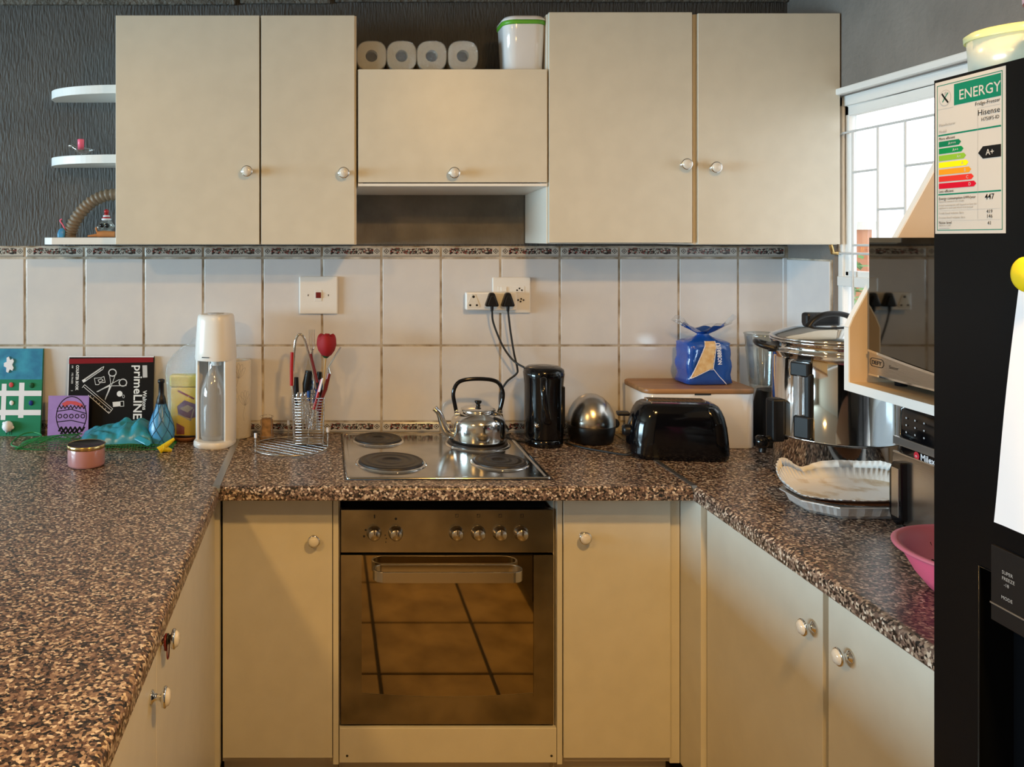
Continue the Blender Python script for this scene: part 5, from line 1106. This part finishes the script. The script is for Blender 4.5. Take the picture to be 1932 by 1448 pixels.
# paper towel
t = thing('kitchen_towel_roll', 'upright kitchen paper roll printed with line-drawn flowers, behind the white drinks machine', 'paper roll', (-.287, -.052, Z0))
b = MB(); b.lathe([(.020, .002), (.041, .001), (.0425, .003), (.0425, .252), (.041, .254), (.021, .254), (.020, .20), (.0001, .2)], seg=40); b.build('roll', 'tissue', t)
class FC:
    def p(s, u, v, n=0): a = u/.0425-PI/2; return Vector(((.0425+n)*math.cos(a), (.0425+n)*math.sin(a), v))
b = MB(); FCi = FC()
for cx, cz in ((.028, .11), (.005, .20), (-.02, .10)):
    for k in range(5):
        a0_ = PI/2+(k-2)*.42; pts = []
        for i in range(13): s = 2*PI*i/12; r = .017*(1-math.cos(s))*.9; pts.append((cx+r*math.cos(a0_)+.006*math.sin(s)*math.cos(a0_+PI/2), cz+r*1.6*math.sin(a0_)+.006*math.sin(s)*math.sin(a0_+PI/2)))
        b.fline(FCi, pts, .0007, .0005)
    b.fline(FCi, [(cx, cz), (cx-.008, cz-.03), (cx-.004, cz-.05)], .0008, .0005)
b.build('flower_print', M['grey'], t)
# cork
t = thing('cork_stopper', 'champagne cork in its wire cage between kitchen roll and cutlery basket', 'cork', (-.190, -.088, Z0))
b = MB(); b.lathe([(.0001, .0005), (.022, .0005), (.024, .004), (.022, .022), (.019, .040), (.021, .056), (.020, .064), (.012, .069), (.0001, .070)], seg=24); b.build('cork', 'cork', t)
b = MB(); b.tube([(.022*math.cos(a), .022*math.sin(a), .074) for a in [2*PI*i/24 for i in range(24)]], .0009, 5, closed=True); b.tube([(.025*math.cos(a), .025*math.sin(a), .012) for a in [2*PI*i/24 for i in range(24)]], .0009, 5, closed=True)
for k in range(4): a = PI/4+PI/2*k; b.tube([(.025*math.cos(a), .025*math.sin(a), .012), (.023*math.cos(a), .023*math.sin(a), .045), (.022*math.cos(a), .022*math.sin(a), .074)], .0009, 5)
b.build('wire_cage', 'alu', t)
# round wire rack, upside down with its three legs up
rx_, ry_ = -.109, -.205
t = thing('cooling_rack', 'round chrome wire rack lying legs up under the cutlery basket', 'rack', (rx_, ry_, Z0))
b = MB(); b.tube([(.119*math.cos(a), .119*math.sin(a), .006) for a in [2*PI*i/56 for i in range(56)]], .0022, 8, closed=True); b.build('rim', 'steel', t)
for i in range(-4, 5):
    x = i*.025; l = math.sqrt(.118**2-x*x); b = MB(); ca, sa = math.cos(.95), math.sin(.95); b.tube([(x*ca-(-l)*sa, x*sa+(-l)*ca, .0045), (x*ca-l*sa, x*sa+l*ca, .0045)], .0010, 6); b.build('wire', 'steel', t)
for a in (math.radians(-150), math.radians(8), math.radians(95)):
    b = MB(); x, y = .119*math.cos(a), .119*math.sin(a); b.tube([(x, y, .002), (x, y, .050)], .0026, 8); b.tube([(x, y, .046), (x, y, .060)], .0042, 8, mi=1); b.build('leg', ['chrome', 'paper'], t)
# cutlery basket
qx, qy = -.052, -.165; BW, BD, BH = .100, .085, .150
t = thing('cutlery_basket', 'square chrome wire cutlery basket full of utensils, standing on the round rack', 'basket', (qx, qy, Z0+.0095))
b = MB()
for z, w in ((.002, 1), (BH, 1)): pass
for k in range(17):
    z = .004+(BH-.008)*k/16; f = .92+.08*k/16; r = .0009 if 0 < k < 16 else .0017; wx, wy = BW/2*f, BD/2*f
    b = MB(); b.tube([(wx, wy, z), (-wx, wy, z), (-wx, -wy, z), (wx, -wy, z)], r, 6, closed=True); b.build('wire_hoop', 'chrome', t)
for sx, sy in ((1, 1), (-1, 1), (1, -1), (-1, -1), (0, -1), (0, 1), (1, 0), (-1, 0)):
    b = MB(); b.tube([(sx*BW/2*.92, sy*BD/2*.92, .002), (sx*BW/2, sy*BD/2, BH)], .0016 if sx*sy else .0011, 6); b.build('upright', 'chrome', t)
b = MB(); b.box(-BW/2*.9, -BD/2*.9, .0005, BW/2*.9, BD/2*.9, .002); b.build('bottom', 'steel', t)
bz = Z0+.0125
def P3(px, py, d): return W(px, py, d)
def ut(name, label, cat, base, parts):
    t = thing(name, label, cat, base)
    for pn, m, fn in parts:
        b = MB(); fn(b); b.shift(-Vector(base)).build(pn, m, t)
    return t
dU = .165
# tongs
A0 = P3(551, 738, dU); 
ut('kitchen_tongs', 'steel tongs with red grips arching out of the basket, leftmost', 'tongs', tuple(P3(556, 815, dU)), [
 ('arms', 'chrome', lambda b: b.tube(smoothpts([P3(553, 700, dU), P3(556, 655, dU), P3(560, 637, dU), P3(566, 631, dU), P3(573, 637, dU), P3(580, 660, dU), P3(590, 700, dU), P3(596, 735, dU)], 6), .004, 8, flat=.45)),
 ('grip', 'red', lambda b: (b.tube([P3(551, 665, dU), P3(550, 700, dU), P3(550, 728, dU)], .0055, 10))),
 ('grip', 'darkred', lambda b: b.tube([P3(586, 668, dU+.005), P3(594, 700, dU+.005), P3(599, 722, dU+.005)], .0042, 8)),
 ('tip', 'chrome', lambda b: b.tube([P3(552, 728, dU), P3(560, 800, dU)], .004, 8, flat=.45))])
# fork
def forkfn(b):
    for dx in (-4.5, -1.2, 2.1, 5.4): b.tube([P3(588+dx, 622, dU-.01), P3(588+dx, 650, dU-.01), P3(588.5+dx*.6, 660, dU-.01)], .0011, 6)
    b.tube([P3(588.5, 658, dU-.01), P3(589, 672, dU-.01)], [.0052, .003], 8, flat=.4); b.tube([P3(589, 670, dU-.01), P3(592, 720, dU-.01), P3(588, 800, dU-.01)], .0028, 8)
ut('fork', 'steel dinner fork, tines up, behind the tongs', 'fork', tuple(P3(588, 815, dU-.01)), [('fork_body', 'chrome', forkfn)])
# rose
def rosef(b):
    c = P3(616, 651, dU+.005); rings = []
    for z, r in ((-.040, .004), (-.032, .016), (-.018, .026), (0, .031), (.015, .030), (.026, .027), (.031, .022), (.028, .012)):
        rings.append([c+Vector((r*(1+.07*math.sin(3*a))*math.cos(a), r*(1+.07*math.sin(3*a))*math.sin(a), z+(.004*math.sin(3*a+.5) if z > .01 else 0))) for a in [2*PI*i/30 for i in range(30)]])
    b.loft(rings)
    for k in range(3): b.tube([c+Vector((.018*math.cos(a+k*2)*(1-k*.25), .018*math.sin(a+k*2)*(1-k*.25), .027+.003*k)) for a in [PI*i/10*1.4 for i in range(11)]], .0022, 5)
ut('artificial_rose', 'dark red artificial rose sticking up out of the cutlery basket', 'rose', tuple(P3(606, 815, dU+.005)), [('flower_head', 'rose', rosef),
 ('stem', M['brass'], lambda b: b.tube([P3(615, 672, dU+.005), P3(612, 705, dU+.005), P3(606, 812, dU+.005)], .0024, 8)), ('leaf', M['dgreen'], lambda b: b.loft([ell(*P3(615, 674, dU+.005)[:2], .006, .006, P3(615, 674, dU)[2]-.002, 12), ell(*P3(615, 674, dU+.005)[:2], .014, .014, P3(615, 674, dU)[2]+.006, 12)]))])
ut('straw_spoon', 'thin steel straw leaning to the right in the basket', 'straw', tuple(P3(600, 815, dU+.02)), [('rod', 'chrome', lambda b: b.tube([P3(643, 655, dU+.02), P3(619, 694, dU+.02)], .0025, 8)), ('handle', 'darkred', lambda b: b.tube([P3(621, 705, dU+.02), P3(614, 735, dU+.02), P3(598, 775, dU+.02)], [.006, .0062, .004], 10)), ('collar', 'chrome', lambda b: b.tube([P3(619, 694, dU+.02), P3(622, 707, dU+.02)], .0042, 8))])
ut('red_knife', 'slim knife with red and white handle slanting in front of the rose stem', 'knife', tuple(P3(590, 815, dU+.03)), [('handle', 'red', lambda b: b.tube([P3(607, 716, dU+.03), P3(592, 773, dU+.03)], .0045, 8)), ('stripe', 'paper', lambda b: b.tube([P3(609, 714, dU+.0345), P3(602, 740, dU+.0345)], .003, 6)), ('blade', 'chrome', lambda b: b.tube([P3(592, 773, dU+.03), P3(589, 812, dU+.03)], .0035, 6, flat=.3))])
def scis(b):
    for cx, cy, dd in ((583, 726, .02), (600, 728, .012)):
        c = P3(cx, cy, dU-.0-dd); b.tube([c+Vector((.0125*math.cos(a), 0, .0155*math.sin(a))) for a in [2*PI*i/24 for i in range(24)]], .0042, 8, closed=True)
    b.tube([P3(583, 738, dU+.02), P3(583, 758, dU+.02)], [.006, .004], 8); b.tube([P3(599, 740, dU+.012), P3(592, 760, dU+.012)], [.006, .004], 8)
ut('scissors', 'scissors with blue plastic handles in the cutlery basket', 'scissors', tuple(P3(588, 815, dU+.015)), [('handles', 'blue', scis), ('blades', 'chrome', lambda b: (b.tube([P3(583, 758, dU+.02), P3(592, 812, dU+.02)], .0045, 6, flat=.3), b.tube([P3(592, 760, dU+.012), P3(584, 812, dU+.012)], .0045, 6, flat=.3)))])
def bk(px, py, px2, py2, r, dd): return lambda b: b.tube([P3(px, py, dU-dd), P3((px+px2)/2-1, (py+py2)/2, dU-dd), P3(px2, py2, dU-dd)], [r*.8, r, r*.7], 10)
for nm, lb, pr_, m_, rv in (('spatula', 'steel spatula with dark handle behind the blue scissors', (583, 700, 577, 750, .0145, .018), 'blackm', True), ('knife', 'black-handled knife beside the red tong grip', (559, 712, 561, 765, .0085, .005), 'blackm', False), ('peeler', 'black-handled peeler at the right rear of the basket', (603, 702, 600, 755, .010, .02), 'blackm', False), ('spoon', 'spoon with dark red handle at the right of the basket', (610, 725, 602, 795, .0065, .03), 'darkred', False)):
    px, py, px2, py2, r, dd = pr_; pts = [(nm+'x')]
    lst = [('handle', m_, bk(*pr_)), ('shaft', 'chrome', bk(px2, py2, px2+1, 812, .003, dd))]
    if rv: lst.append(('rivet', 'chrome', lambda b: b.ball(P3(578, 705, dU-.018+.0098), .0022, 0, 8))); lst.append(('blade', 'chrome', lambda b: b.prism([(P3(x, y, dU-.018).x, P3(x, y, dU-.018).z) for x, y in ((577, 698), (587, 698), (586, 672), (583, 668))], -dU+.017, -dU+.019, 'xz')))
    ut(nm, lb, 'utensil', tuple(P3(px2, 815, dU-dd)), lst)
rnd = random.Random(11)
for k, (x, lb) in enumerate(((563, 'teaspoon standing at the left inside the wire basket'), (571, 'second teaspoon from the left inside the wire basket'), (578, 'steel table knife in the middle of the wire basket'), (598, 'teaspoon at the right inside the wire basket'))):
    ut('teaspoon' if k != 2 else 'table_knife', lb, 'spoon' if k != 2 else 'knife', tuple(P3(x, 815, dU+.01)), [('bowl', 'chrome', (lambda X: lambda b: b.loft([ell(*P3(X, 0, dU+.01)[:2], a, .0022, P3(X, 750, dU+.01)[2]+z, 14) for a, z in ((.001, -.016), (.0065, -.008), (.0085, 0), (.007, .009), (.002, .016))]))(x)), ('stem', 'chrome', (lambda X: lambda b: b.tube([P3(X, 759, dU+.01), P3(X+rnd.uniform(-5, 5), 812, dU+.01)], .002, 6, flat=.6))(x))])
# groups of alike things
for o in bpy.data.objects:
    if o.parent is None and 'label' in o and 'group' not in o:
        k = o.name.split('.')[0]
        g = {'wall_cabinet': 'wall cabinets above the worktop', 'base_cabinet': 'base cabinets under the worktops', 'teaspoon': 'teaspoons in the wire basket', 'power_plug': 'black plugs in the adaptor',
             'worktop': 'speckled worktops', 'paper_liner': 'fluted paper liners on the foil tray', 'food_tub': 'food tubs on the fridge', 'fridge_magnet': 'magnets on the fridge door'}.get(k)
        if g: o['group'] = g
